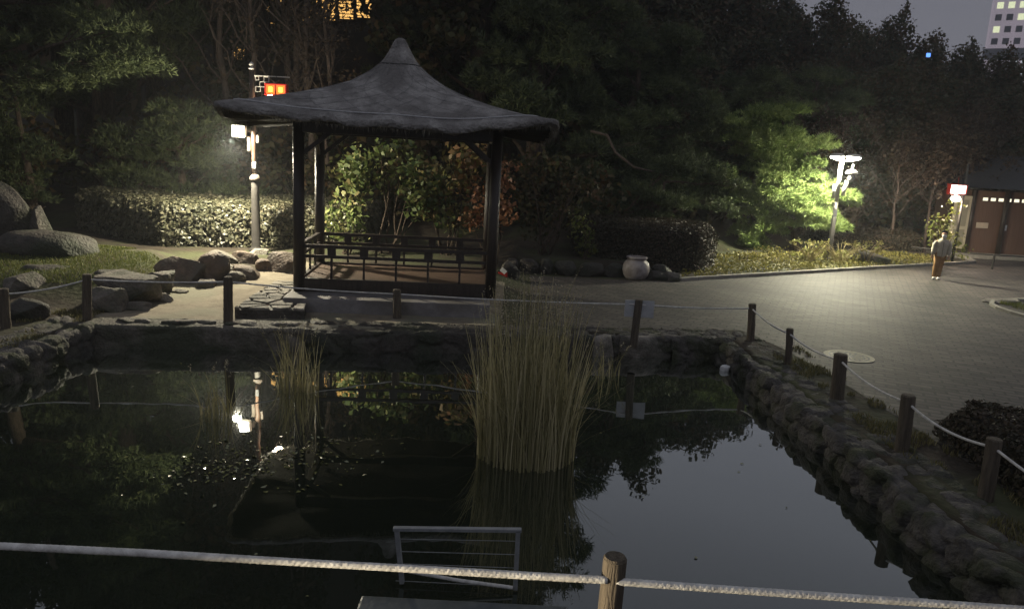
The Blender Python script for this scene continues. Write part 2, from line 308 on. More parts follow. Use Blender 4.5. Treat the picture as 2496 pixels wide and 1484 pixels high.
def place(v, loc, rz=0.0, tilt=0.0):
    c, s_ = math.cos(rz), math.sin(rz); ct, st = math.cos(tilt), math.sin(tilt)
    v = np.stack([v[:, 0] * ct + v[:, 2] * st, v[:, 1], -v[:, 0] * st + v[:, 2] * ct], -1)
    return np.stack([v[:, 0] * c - v[:, 1] * s_, v[:, 0] * s_ + v[:, 1] * c, v[:, 2]], -1) + np.array(loc)
def stones_obj(name, items, m, amp=.06, cuts=9):
    """many fitted stones of one masonry wall as one mesh: items = (size, loc, rz, k)"""
    V_, F_ = [], []; n0 = 0
    for i, (sz, loc, rz, k) in enumerate(items):
        v = place(rock(sz, k, seed=int(abs(loc[0]) * 97 + abs(loc[1]) * 31 + loc[2] * 13 + i), amp=amp, ico=ICO3, cuts=cuts), loc, rz); V_.append(v); F_.append(ICO3[1] + n0); n0 += len(v)
    return mesh_obj(name, np.concatenate(V_), np.concatenate(F_), m, smooth=True)
def wall_run(a, b, zt, courses, w=(0.25, 0.5), depth=0.4, jit=0.05, k=5, base=-0.3):
    a, b = Vector(a[:2]), Vector(b[:2]); L_ = (b - a).length; d = (b - a) / L_; ang = math.atan2(d.y, d.x); nrm = Vector((-d.y, d.x)); it = []
    hh = (zt - base) / courses
    for c in range(courses):
        s_ = random.uniform(-0.2, 0)
        while s_ < L_:
            ww = random.uniform(*w); p_ = a + d * (s_ + ww / 2) + nrm * (depth * 0.35 + random.uniform(-jit, jit))
            it.append(((ww * 1.04, depth, hh * random.uniform(1.05, 1.2)), (p_.x, p_.y, base + c * hh), ang + random.uniform(-0.06, 0.06), k)); s_ += ww
    return it
def worley(x, y, seed=0):
    """cell noise: distance to the joint between two stones, and a random number for the stone"""
    ix, iy = np.floor(x).astype(int), np.floor(y).astype(int); f1 = np.full(x.shape, 9.0); f2 = np.full(x.shape, 9.0); cid = np.zeros(x.shape)
    def h(a, b_, k):
        v = np.sin(a * 127.1 + b_ * 311.7 + k * 74.7 + seed * 19.19) * 43758.5453; return v - np.floor(v)
    for di in (-1, 0, 1):
        for dj in (-1, 0, 1):
            a, b_ = ix + di, iy + dj; px, py = a + .1 + .8 * h(a, b_, 1), b_ + .15 + .7 * h(a, b_, 2)
            d = np.maximum(np.abs(x - px), np.abs(y - py)) * .6 + np.hypot(x - px, y - py) * .4; n_ = h(a, b_, 3)
            new = d < f1; f2 = np.where(new, f1, np.minimum(f2, d)); cid = np.where(new, n_, cid); f1 = np.where(new, d, f1)
    return f2 - f1, cid
def masonry(name, a, b_, m, label, cat, cell=(.34, .27), face=.075, top=.035, width=.85, zt=.40, seed=0, step=.035, lean=.05, edge_noise=.06):
    """rough stone edging from a to b; the water lies on the right hand side going from a to b"""
    a, b_ = Vector(a), Vector(b_); L_ = (b_ - a).length; d = (b_ - a) / L_; out = Vector((d.y, -d.x)); ns = int(L_ / step); S_ = np.linspace(0, L_, ns)
    prof_ = [(lean * (1 - t__) * 1.0, -.35 + (zt + .33) * t__, 1, 0) for t__ in np.linspace(0, 1, 24)] + [(-.012, zt, .7, .7), (-.035, zt + .015, .3, .95)] + [(-.05 - t__ * (width - .05), zt + .02 + .025 * t__, 0, 1) for t__ in np.linspace(0, 1, 28)]
    O = np.array([p_[0] for p_ in prof_]); Z = np.array([p_[1] for p_ in prof_]); NO = np.array([p_[2] for p_ in prof_]); NZ = np.array([p_[3] for p_ in prof_]); Cc = np.concatenate([[0], np.cumsum(np.hypot(np.diff(O), np.diff(Z)))])
    SS, CC = np.meshgrid(S_, Cc, indexing='ij'); wx = SS + .05 * np.sin(CC * 9 + SS * 3); e_, cid = worley(wx / cell[0] + seed, CC / cell[1] + .3 * np.sin(SS * 1.7), seed)
    amp = face * NO + top * NZ; q_ = sm(0, .28, e_); dsp = amp * (q_ * .8 + (cid - .5) * 1.1) + amp * .22 * wave(SS * 9, CC * 9, 1.0, seed) + .006 * wave(SS * 30, CC * 30)
    side = edge_noise * wave(SS * .9, 0 * CC, 1.0, seed + 1) * NO
    fade = np.ones(len(prof_)); fade[-1] = -1.2; fade[-2] = .2
    X = a.x + d.x * SS + out.x * (O + (dsp * fade + side) * NO); Yy = a.y + d.y * SS + out.y * (O + (dsp * fade + side) * NO); ZZ = Z + dsp * fade * NZ + 0 * SS
    k = len(prof_); idx = np.arange(ns * k).reshape(ns, k); f = np.stack([idx[:-1, :-1], idx[1:, :-1], idx[1:, 1:], idx[:-1, 1:]], -1).reshape(-1, 4)
    return tag(mesh_obj(name, np.stack([X, Yy, ZZ], -1).reshape(-1, 3), f, m, smooth=True), label, cat)
_w = Vector((PFR.x - PFL.x, PFR.y - PFL.y)).normalized()
masonry('stone_wall', (-7.85, far_y(-7.85)), (-3.9, far_y(-3.9)), GRANITE, 'long low pond wall of grey blocks along the sandy far shore left of the pavilion', 'stone wall', (.85, .62), .035, .02, .55, .40, 3, edge_noise=.02)
masonry('stone_wall', (-3.9, far_y(-3.9)), (1.62, far_y(1.62)), GRANITE_DARK, 'dark rough pond wall of uneven stones in front of the pavilion, behind the reeds', 'stone wall', (.52, .40), .06, .03, .7, .38, 5)
masonry('stone_wall', (3.28, far_y(3.28)), (4.6, far_y(4.6)), BANKSTONE, 'short rubble wall turning the far right corner of the pond', 'stone wall', (.30, .25), .06, .04, .75, .38, 7)
masonry('stone_bank', (4.33, 15.4), (4.55, 3.6), BANKSTONE, 'long bank of rough dark stones down the right side of the pond', 'stone bank', (.36, .27), .10, .045, .85, .36, 9, edge_noise=.08)
masonry('stone_bank', (-7.7, 3.6), (-7.72, 13.5), BANKSTONE, 'mossy rough stone bank on the left side of the pond', 'stone bank', (.38, .27), .09, .045, .85, .38, 11, edge_noise=.08)
o = masonry('wall_coping', (1.62, far_y(1.62) + .1), (3.28, far_y(3.28) + .1), BANKSTONE, 'rough stone top behind the pale blocks at the foot of the sign post', 'stone wall', (.30, .25), .05, .04, .65, .36, 13)
random.seed(12)
for i in range(9):
    x = -7.2 + i * .38 + random.uniform(-.1, .1); ww = random.uniform(.24, .42); v = place(rock((ww, random.uniform(.2, .32), .09), 5, seed=300 + i, amp=.05, ico=ICO3, cuts=6), (0, 0, 0), random.uniform(-.4, .4))
    o = mesh_obj('flat_stone', v, ICO3[1], GRANITE_PALE if i > 5 else GRANITE, smooth=True); o.location = (x, far_y(x) + .3, .41)
    tag(o, 'flat loose stone lying on top of the pond wall at the edge of the sand', 'stone', 'flat loose stones on the pond wall')
for (x0, x1, lab) in ((1.62, 2.12, 'small squarish pale block in the far pond wall just left of the sign post'), (2.2, 3.28, 'wide pale block in the far pond wall just right of the sign post')):
    xm = (x0 + x1) / 2; v = place(rock((x1 - x0, 0.5, 0.78), 14, seed=int(x0 * 10), amp=0.025, cuts=2), (xm, far_y(xm) + 0.2, -0.32), math.atan2(PFR.y - PFL.y, PFR.x - PFL.x))
    tag(mesh_obj('stone_block', v, ICO4[1], GRANITE_PALE, smooth=True), lab, 'stone block')
it = wall_run((-0.3, 21.9), (4.4, 22.15), 0.82, 1, (0.45, 0.9), 0.5, 0.06, 4, base=0.35)
tag(stones_obj('retaining_wall', it, GRANITE_DARK), 'low dark retaining wall of single stones behind the pale jar', 'retaining wall')

def boulder(vx0, vx1, vy0, vy1, z, label, m=GRANITE, k=3.5, dp=0.8, seed=0, sink=0.05, tilt=0, ty=None):
    if ty: c = Y((vx0 + vx1) / 2, vy1, ty); z = c.z
    else: c = P((vx0 + vx1) / 2, vy1, z)
    if abs(z - float(gz(c.x, c.y))) > .12:
        for _ in range(8): z = float(gz(c.x, c.y)) if c.y < 40 else z; c = P((vx0 + vx1) / 2, vy1, z)
    w = (vx1 - vx0) * c.y / F / 0.86; dd = w * dp; c.y += dd * 0.42
    top = Y((vx0 + vx1) / 2, vy0, c.y).z; sink += (0.28 if k < 2.6 else .22) * max(0, top - z); h = max(0.12, (top - z) * 1.03 + sink)
    v = rock((w * 1.06, dd * 1.06, h * 1.04), k, seed, 0.05, cuts=12 if k > 2.5 else 4)
    o = mesh_obj('boulder', place(v, (0, 0, 0), random.uniform(-.15, .15), tilt), ICO4[1], m, smooth=True); o.data.set_sharp_from_angle(angle=R(28)); o.location = (c.x, c.y, z - sink)
    return tag(o, label, 'boulder')
boulder(48, 190, 640, 712, 0.48, 'black hump-backed boulder below the lawn, largest of the left rocks', GRANITE_DARK, 3.5, 0.5, 3)
boulder(-10, 80, 660, 722, 0.48, 'dark rounded boulder at the left edge above the first rope', GRANITE, 4, 0.6, 4)
boulder(-40, 26, 645, 676, 0.6, 'small mossy stone topping the dark boulder at the left edge', GRANITE_DARK, 3, 0.8, 5)
boulder(-10, 92, 722, 776, 0.45, 'low grey boulder behind the leftmost rope post', GRANITE_DARK, 3, 0.6, 6)
boulder(188, 270, 657, 722, 0.45, 'dark flat-topped rock at the lawn edge left of the long ledge', GRANITE_DARK, 5, 0.6, 7)
boulder(240, 362, 655, 742, 0.45, 'long ledge rock with a flat pale lit top below the lawn', GRANITE, 7, 0.7, 8)
boulder(215, 285, 702, 758, 0.45, 'low square block just right of the second rope post', GRANITE, 8, 0.7, 9)
boulder(350, 410, 660, 716, 0.47, 'cube-shaped block with a lit top at the right end of the ledge rocks', GRANITE, 9, 0.9, 10)
boulder(350, 488, 620, 694, 0.5, 'big flat-topped brown boulder beside the sandy ground', GRANITE_BROWN, 5, 0.5, 11)
boulder(476, 543, 616, 694, 0.5, 'upright pointed boulder leaning on the big flat-topped one', GRANITE_BROWN, 2.8, 0.8, 12, tilt=0.08)
boulder(498, 566, 608, 648, 0.72, 'smooth round grey boulder behind the pointed one', GRANITE, 2.4, 0.8, 13)
boulder(529, 563, 638, 674, 0.6, 'small pale square stone between the pointed boulder and the brown pair', GRANITE_PALE, 5, 0.9, 14)
boulder(555, 624, 611, 650, 0.7, 'upper oval brown boulder of the pair left of the lamp pole', GRANITE_BROWN, 2.6, 0.8, 15)
boulder(560, 624, 642, 680, 0.62, 'lower ridged brown boulder of the pair left of the lamp pole', GRANITE_BROWN, 4, 0.8, 16)
boulder(622, 664, 631, 663, 0.68, 'small brown boulder between the lamp pole foot and the pavilion', GRANITE_BROWN, 3, 0.8, 17)
boulder(650, 716, 607, 668, 0.66, 'large dark brown boulder against the front left pavilion post', GRANITE_BROWN, 3, 0.8, 18)
boulder(470, 514, 679, 702, 0.52, 'little flat-topped stone lying on the sand below the pointed boulder', GRANITE, 3.5, 0.8, 19)
boulder(552, 590, 661, 692, 0.55, 'small rounded stone directly behind the third rope post', GRANITE, 2.8, 0.8, 20)
boulder(607, 645, 606, 625, 0.82, 'flat lit stone wedged at the foot of the left lamp pole', GRANITE_PALE, 4, 0.8, 21)
boulder(356, 410, 713, 733, 0.46, 'thin pale edging stone at the edge of the sand below the cube-shaped block', GRANITE_PALE, 4, 0.5, 22)
boulder(285, 362, 734, 753, 0.46, 'long flat edging stone nearest the pond on the sand', GRANITE, 4, 0.4, 23)
boulder(414, 450, 703, 712, 0.5, 'thin stepping stone level with the sand', GRANITE, 4, 0.6, 24)
boulder(-20, 190, 560, 622, 1.3, 'long smooth whale-backed dark rock lying on the lawn', GRANITE_DARK, 2.3, 0.5, 25)
boulder(-60, 62, 440, 600, 1.3, 'tall standing rock lit warm at the left edge', GRANITE_DARK, 6, 0.6, 31, ty=20.5)
boulder(50, 112, 500, 600, 1.3, 'narrow shadowed rock beside the tall standing rock', GRANITE_DARK, 3, 0.8, 27, ty=20.9)
boulder(1575, 1628, 652, 683, 0.42, 'dark squat stone just right of the pale jar', GRANITE_DARK, 4, 0.8, 28)
boulder(1620, 1662, 660, 686, 0.42, 'wedge-shaped stone where the kerb begins', GRANITE, 3, 0.8, 29)
boulder(2095, 2168, 612, 642, 0.6, 'rounded rock in the grass bed right of the lamp', GRANITE, 3, 0.8, 30)
boulder(1215, 1262, 636, 676, 0.42, 'dark stone in the shade behind the red box', GRANITE_DARK, 4, 0.7, 31)
boulder(2410, 2500, 728, 741, 0.42, 'pale stone edging the flower bed at the right edge', GRANITE_PALE, 3, 0.3, 32)

# flagstone platform left of the pavilion
def irregular_paving(name, poly, z, m, cell=0.42, gap=0.03, th=0.05):
    """crazy paving inside a convex polygon, joints open"""
    poly = [Vector(p[:2]) for p in poly]; xs_ = [p.x for p in poly]; ys_ = [p.y for p in poly]; pts = []
    yy = min(ys_)
    while yy < max(ys_):
        xx = min(xs_)
        while xx < max(xs_): pts.append(Vector((xx + random.uniform(-.17, .17), yy + random.uniform(-.17, .17)))); xx += cell
        yy += cell
    def clip(pg, p0, n_):
        out = []
        for i in range(len(pg)):
            a, b_ = pg[i], pg[(i + 1) % len(pg)]; da, db = (a - p0).dot(n_), (b_ - p0).dot(n_)
            if da <= 0: out.append(a)
            if (da <= 0) != (db <= 0): out.append(a + (b_ - a) * (da / (da - db)))
        return out
    mb = MB()
    for i, p_ in enumerate(pts):
        pg = list(poly)
        for j, q_ in enumerate(pts):
            if i != j and (q_ - p_).length < cell * 2.6:
                d = (q_ - p_); n_ = d.normalized(); pg = clip(pg, p_ + d / 2 - n_ * gap * random.uniform(.5, 1.4), n_)
                if len(pg) < 3: break
        if len(pg) < 3: continue
        c_ = sum(pg, Vector((0, 0))) / len(pg); zz = z + random.uniform(-.012, .012); k_ = len(pg)
        mb.add([(a.x, a.y, zz - th) for a in pg] + [(a.x, a.y, zz - .012) for a in pg] + [((a.x - c_.x) * .93 + c_.x, (a.y - c_.y) * .93 + c_.y, zz) for a in pg],
               [tuple(range(k_))[::-1]] + [(q, (q + 1) % k_, (q + 1) % k_ + k_, q + k_) for q in range(k_)] + [(q + k_, (q + 1) % k_ + k_, (q + 1) % k_ + 2 * k_, q + 2 * k_) for q in range(k_)] + [tuple(range(2 * k_, 3 * k_))])
    return mb.build(name, m)
zf = 0.64
q = [P(572, 748, zf), P(742, 752, zf), P(770, 650, zf), P(712, 655, zf), P(660, 690, zf)]
t_ = thing('flagstone_terrace', 'raised terrace of pale irregular flagstones left of the pavilion', 'terrace')
mb = MB(); n_ = len(q)
mb.add([(a.x, a.y, 0.2) for a in q] + [(a.x, a.y, zf - .05) for a in q], [tuple(range(n_))[::-1], tuple(range(n_, 2 * n_))] + [(i, (i + 1) % n_, (i + 1) % n_ + n_, i + n_) for i in range(n_)])
mb.build('terrace_base', GRANITE_DARK, t_)
irregular_paving('flagstones', q, zf, GRANITE_PALE, 0.36).parent = t_

# ------------------------------------------------------------------ pavilion
A = Vector((-4.66, 15.86, 0)); B = Vector((-0.50, 16.2, 0)); u = (B - A).normalized(); vdir = Vector((-u.y, u.x, 0)); Wd = (B - A).length; Dp = 2.45
pav = thing('pavilion', 'open wooden pavilion with a sweeping dark thatched roof beside the pond', 'pavilion')
def pp(a, b_, z): q_ = A + u * (a * Wd) + vdir * (b_ * Dp); return Vector((q_.x, q_.y, z))
FZ, TZ = 0.98, 4.22
mb = MB(); rotM = Matrix((u, vdir, Vector((0, 0, 1)))).transposed()
cc = pp(0.5, 0.42, 0.0); cc = cc - u * 0.1
mb.box((cc.x, cc.y, 0.56), (Wd + 0.15, Dp + 1.2, 0.33), rotM, 0.02); mb.build('stone_plinth', SLABSTONE, pav)
for (a, b_) in ((0, 0), (1, 0), (0, 1), (1, 1)):
    p_ = pp(a, b_, 0); mb = MB(); mb.tube([(p_.x, p_.y, 0.70), (p_.x, p_.y, 2.2), (p_.x, p_.y, TZ + 0.15)], [0.125, 0.12, 0.115], 20); mb.build('post', WOOD, pav, smooth=True)
mb = MB(); c_ = pp(.5, .5, FZ - 0.03); mb.box(c_, (Wd - .1, Dp - .1, 0.06), rotM); mb.build('floor_deck', FLOORWOOD, pav)
for a, b_ in (((0, 0), (1, 0)), ((1, 0), (1, 1)), ((1, 1), (0, 1)), ((0, 1), (0, 0))):
    mb = MB(); mb.bar(pp(*a, FZ - .1), pp(*b_, FZ - .1), 0.12, 0.28, 0.01); mb.build('floor_beam', WOOD, pav)
    mb = MB(); mb.bar(pp(*a, TZ), pp(*b_, TZ), 0.14, 0.22, 0.01); mb.build('top_beam', WOOD, pav)
def railing(a, b_, nb):
    pa, pb = pp(*a, 0), pp(*b_, 0); d = pb - pa; L_ = d.length; d.normalize(); ra = pa + d * 0.11; rb = pb - d * 0.11
    mb = MB()
    z1, z2 = 1.72, 1.50
    mb.bar((ra.x, ra.y, z1), (rb.x, rb.y, z1), 0.10, 0.075, 0.01); mb.bar((ra.x, ra.y, z2), (rb.x, rb.y, z2), 0.075, 0.065, 0.008)
    for i in range(1, nb + 1):
        p_ = pa + d * (L_ * i / (nb + 1)); mb.bar((p_.x, p_.y, FZ + .02), (p_.x, p_.y, z2), 0.045, 0.045, 0.004)
        mb.bar((p_.x - d.x * .09, p_.y - d.y * .09, (z1 + z2) / 2), (p_.x + d.x * .09, p_.y + d.y * .09, (z1 + z2) / 2), 0.05, z1 - z2, 0.01)
    mb.build('railing', WOOD, pav)
railing((0, 0), (1, 0), 5); railing((0, 1), (1, 1), 5); railing((0, 0), (0, 1), 3)
for (a, d_) in (((0, 0), (1, 0)), ((1, 0), (-1, 0)), ((0, 1), (1, 0)), ((1, 1), (-1, 0)), ((0, 0), (0, 1)), ((0, 1), (0, -1))):
    p_ = pp(*a, 0); dd = (u * d_[0] + vdir * d_[1]).normalized(); e_ = p_ + dd * 0.72
    mb = MB(); mb.bar((p_.x, p_.y, TZ - .62), (e_.x, e_.y, TZ - .04), 0.07, 0.09, 0.006); mb.build('brace', WOOD, pav)
# roof
ap = pp(0.475, 0.5, 6.28); HXW, HYW = 3.42, 2.75
prof = [(0.0, 0.0), (0.016, 0.004), (0.03, 0.03), (0.046, 0.12), (0.070, 0.28), (0.101, 0.46), (0.128, 0.575), (0.19, 0.755), (0.31, 1.03), (0.45, 1.24), (0.6, 1.42), (0.75, 1.60), (0.88, 1.77), (0.94, 1.84), (0.98, 1.89), (0.995, 1.92), (1.0, 1.95), (1.0, 2.0), (0.992, 2.03), (0.97, 2.04), (0.88, 2.02), (0.6, 1.92), (0.4, 1.8)]
NS = 128; vs = []
for si, (s_, dr) in enumerate(prof):
    for k in range(NS):
        th = 2 * PI * (k + .5) / NS; c_, q_ = math.cos(th), math.sin(th); e_ = 2 + 8.0 * s_ ** 1.2
        rr = (abs(c_) ** e_ + abs(q_) ** e_) ** (-1 / e_); corner = max(0, (rr - 1) / 0.36) ** 1.3
        if si == 6: rr *= 1.01
        x_, y_ = c_ * rr * HXW * s_, q_ * rr * HYW * s_
        z_ = -dr + (s_ ** 3) * (0.30 * corner - 0.02) + (0.03 * math.sin(th * 5 + s_ * 4) + .018 * math.sin(th * 13 + 2 * s_)) * s_ + random.uniform(-.012, .012) * min(1, s_ * 8)
        if s_ > 0.88: z_ += random.uniform(-.022, .022) + .03 * math.sin(th * 23 + 1) * (s_ - .88) * 8; 
        p_ = ap + u * x_ + vdir * y_; vs.append((p_.x + random.uniform(-.008, .008), p_.y + random.uniform(-.008, .008), ap.z + z_))
fs = [(i * NS + k, i * NS + (k + 1) % NS, (i + 1) * NS + (k + 1) % NS, (i + 1) * NS + k) for i in range(len(prof) - 1) for k in range(NS)]
fs.append(tuple(len(vs) - NS + k for k in range(NS)))
THATCH = nmat('weathered_thatch', (0.19, 0.182, 0.175), (0.43, 0.412, 0.395), 3.5, 0.95, 1.0, detail=12, c3=(0.19, 0.18, 0.172), s2=1.3, dist=0.12, spec=0.1)
UNDERDARK = nmat('darkened_thatch_underside', (0.012, 0.010, 0.008), (0.03, 0.025, 0.02), 8, 0.95, 0.8, spec=0.1)  # shade put into the colour, so the lit underside barely mirrors in the pond
ro = mesh_obj('thatched_roof', vs, fs, [THATCH, UNDERDARK], pav, smooth=True, matidx=[1 if (i // NS) >= 19 else 0 for i in range(len(fs))])
bm = bmesh.new(); bm.from_mesh(ro.data); bmesh.ops.recalc_face_normals(bm, faces=bm.faces[:]); bm.to_mesh(ro.data); bm.free()
def roofpt(th, s_, lift=0.02):
    dr = float(np.interp(s_, [a for a, b_ in prof[:15]], [b_ for a, b_ in prof[:15]])); c_, q_ = math.cos(th), math.sin(th); e_ = 2 + 8.0 * s_ ** 1.2
    rr = (abs(c_) ** e_ + abs(q_) ** e_) ** (-1 / e_); corner = max(0, (rr - 1) / 0.36) ** 1.3
    p_ = ap + u * (c_ * rr * HXW * s_) + vdir * (q_ * rr * HYW * s_); p_.z = ap.z - dr + (s_ ** 3) * (0.30 * corner - 0.02) + (0.03 * math.sin(th * 5 + s_ * 4) + .018 * math.sin(th * 13 + 2 * s_)) * s_ + lift; return p_
NETROPE = nmat('net_rope_grey', (0.38, 0.38, 0.39), (0.52, 0.52, 0.53), 20, 0.9, 0)
mb = MB(); mb.tube([roofpt(2 * PI * k / 120, 0.90 + 0.012 * math.sin(k * .7), .02) for k in range(121)], 0.014, 6, False); mb.build('binding_rope', NETROPE, ro)
mb = MB(); mb.tube([roofpt(2 * PI * k / 60, 0.135, .004) for k in range(61)], 0.016, 6, False); mb.build('cap_seam', nmat('cap_seam_dark', (0.03, 0.03, 0.03), (0.06, 0.06, 0.06), 5, 0.9, 0), ro)
mb = MB()
for k in range(-13, 14):
    for sg in (1, -1):
        pts = []
        for q_ in np.linspace(0.15, 0.90, 22):
            pts.append(roofpt(-PI / 2 + k * 0.24 + sg * (q_ - .15) * 1.1, q_, 0.006))
        mb.tube(pts, 0.0035, 4, False)
mb.build('roof_net', nmat('roof_net_dark', (0.13, 0.13, 0.132), (0.18, 0.18, 0.185), 10, 0.9, 0), ro)

fv, ff = [], []
for k in range(2600):     # ragged straw ends hanging under the eave
    th = random.uniform(0, 2 * PI); p_ = roofpt(th, random.uniform(.955, .995), 0); p_.z = ap.z - 1.99 + .30 * max(0, ((abs(math.cos(th)) ** 7 + abs(math.sin(th)) ** 7) ** (-1 / 7) - 1) / .36) ** 1.3 - random.uniform(.0, .06)
    L_ = random.uniform(.03, .13) * (1.6 if random.random() < .12 else 1); a = random.uniform(0, 2 * PI); w = random.uniform(.004, .012); dx, dy = random.uniform(-.04, .04), random.uniform(-.04, .04); b0 = len(fv)
    fv += [(p_.x - w * math.cos(a), p_.y - w * math.sin(a), p_.z), (p_.x + w * math.cos(a), p_.y + w * math.sin(a), p_.z), (p_.x + dx, p_.y + dy, p_.z - L_)]; ff.append((b0, b0 + 1, b0 + 2))
mesh_obj('straw_fringe', fv, ff, nmat('old_straw', (.10, .09, .07), (.22, .20, .16), 8, .9, 0), ro)

# ------------------------------------------------------------------ foliage builders
def leaf_quads(c, nrm, size, asp=0.55):
    """diamond leaves: c, nrm (n,3), size (n,)"""
    n = len(c); r0 = rng.normal(size=(n, 3)); a = np.cross(nrm, r0); a /= np.linalg.norm(a, axis=1)[:, None] + 1e-9; b_ = np.cross(nrm, a); b_ /= np.linalg.norm(b_, axis=1)[:, None] + 1e-9
    s_ = size[:, None]; bend = nrm * s_ * 0.12
    v = np.stack([c - a * s_ * .5, c + b_ * s_ * .5 * asp + bend, c + a * s_ * .5, c - b_ * s_ * .5 * asp + bend], 1).reshape(-1, 3)
    return v, np.arange(4 * n).reshape(-1, 4)
def unit(v): return v / (np.linalg.norm(v, axis=-1, keepdims=True) + 1e-9)
def tufts(c, out, L_, k=7, w=0.09, spread=0.75):
    """pine tufts: k needle bundles (thin triangles) per tuft"""
    n = len(c); d = unit(out[:, None, :] + rng.normal(size=(n, k, 3)) * spread + np.array([0, 0, .25])); ln = L_[:, None, None] * rng.uniform(.6, 1.1, (n, k, 1))
    sd = unit(np.cross(d, rng.normal(size=(n, k, 3)))); cc_ = c[:, None, :] + rng.normal(size=(n, k, 3)) * L_[:, None, None] * .18
    ww = L_[:, None, None] * w
    v = np.stack([cc_ - sd * ww, cc_ + sd * ww, cc_ + d * ln], 2).reshape(-1, 3)
    return v, np.arange(3 * n * k).reshape(-1, 3), np.repeat(rng.uniform(0, 1, n), 3 * k)
def blob_points(blobs, per, shell=0.35, top=0.0):
    cs, ns, bt = [], [], []
    for (c, r) in blobs:
        n = int(per * (r[0] * r[1] * r[2]) ** (2 / 3) if per > 0 else -per); d = unit(rng.normal(size=(n, 3)))
        if top: d[:, 2] = np.where(d[:, 2] < -0.2, -d[:, 2] * top + d[:, 2] * (1 - top), d[:, 2])
        rad = 1 - shell * rng.random((n, 1)) ** 1.5; cs.append(np.array(c) + d * np.array(r) * rad); ns.append(unit(d / np.array(r))); bt.append(np.full(n, rng.uniform(-.25, .25)))
    return np.concatenate(cs), np.concatenate(ns), np.concatenate(bt)
def split_blob(c, r, n, q=0.42):
    out = []
    for _ in range(n):
        d = unit(rng.normal(size=3)); p_ = np.array(c) + d * np.array(r) * rng.uniform(.35, .85); s_ = rng.uniform(q * .7, q * 1.3)
        out.append((p_, np.array(r) * s_ * np.array([1, 1, 1.25])))
    return out
def crown_tufts(name, pads, m, parent, per=110, L_=0.16, nsub=9, k=7, w=.09):
    bl = []
    for c, r in pads: bl += split_blob(c, r, nsub)
    c, n_, bt = blob_points(bl, per, .5, .6); v, f_, t__ = tufts(c, n_, np.full(len(c), L_) * rng.uniform(.7, 1.3, len(c)), k, w)
    t__ = np.clip(t__ * .7 + .15 + np.repeat(bt, 3 * k), 0, 1)
    return mesh_obj(name, v, f_, m, parent, tint=t__)
def crown_leaves(name, pads, m, parent, per=160, size=0.1, nsub=9, asp=.6, q=.42, shell=.6):
    bl = []
    for c, r in pads: bl += split_blob(c, r, nsub, q)
    c, n_, bt = blob_points(bl, per, shell); n_ = unit(n_ + rng.normal(size=n_.shape) * .6); s_ = size * rng.uniform(.6, 1.4, len(c))
    v, f_ = leaf_quads(c, n_, s_, asp); t__ = np.repeat(np.clip(rng.uniform(.1, .9, len(c)) + bt, 0, 1), 4)
    return mesh_obj(name, v, f_, m, parent, tint=t__)
def limb(mb, a, b_, r0, r1, wob=.12, n=7, seg=7):
    a, b_ = Vector(a), Vector(b_); L_ = (b_ - a).length; pts = []; off = Vector((0, 0, 0))
    for i in range(n):
        t__ = i / (n - 1)
        if 0 < i < n - 1: off = off * .5 + Vector((random.uniform(-1, 1), random.uniform(-1, 1), random.uniform(-.5, .8))) * wob * L_ / n * 2
        pts.append(a.lerp(b_, t__) + off)
    mb.tube(pts, [r0 + (r1 - r0) * (i / (n - 1)) for i in range(n)], seg); return pts
def tree(name, loc, label, cat, pads, trunkpts, r0, r1, leafm, style, barkm=BARK, group=None, **kw):
    t_ = thing(name, label, cat, loc, 0, group); mb = MB(); tp = [Vector(p_) for p_ in trunkpts]
    mb.tube(tp, [r0 + (r1 - r0) * i / (len(tp) - 1) for i in range(len(tp))], 10); mb.build('trunk', barkm, t_, True)
    mb = MB()
    for c, r in pads:
        c = Vector(c); j = min(range(len(tp)), key=lambda i: (tp[i] - c).length + max(0, tp[i].z - c.z) * 3); limb(mb, tp[j], c, r0 * .28, r0 * .08)
        for _ in range(4): limb(mb, tp[j].lerp(c, .6), c + Vector((random.uniform(-.7, .7) * r[0], random.uniform(-.7, .7) * r[1], random.uniform(-.2, .6) * r[2])), r0 * .12, r0 * .03, n=5, seg=5)
    mb.build('branches', barkm, t_, True)
    (crown_tufts if style == 'pine' else crown_leaves)('crown', pads, leafm, t_, **kw)
    return t_

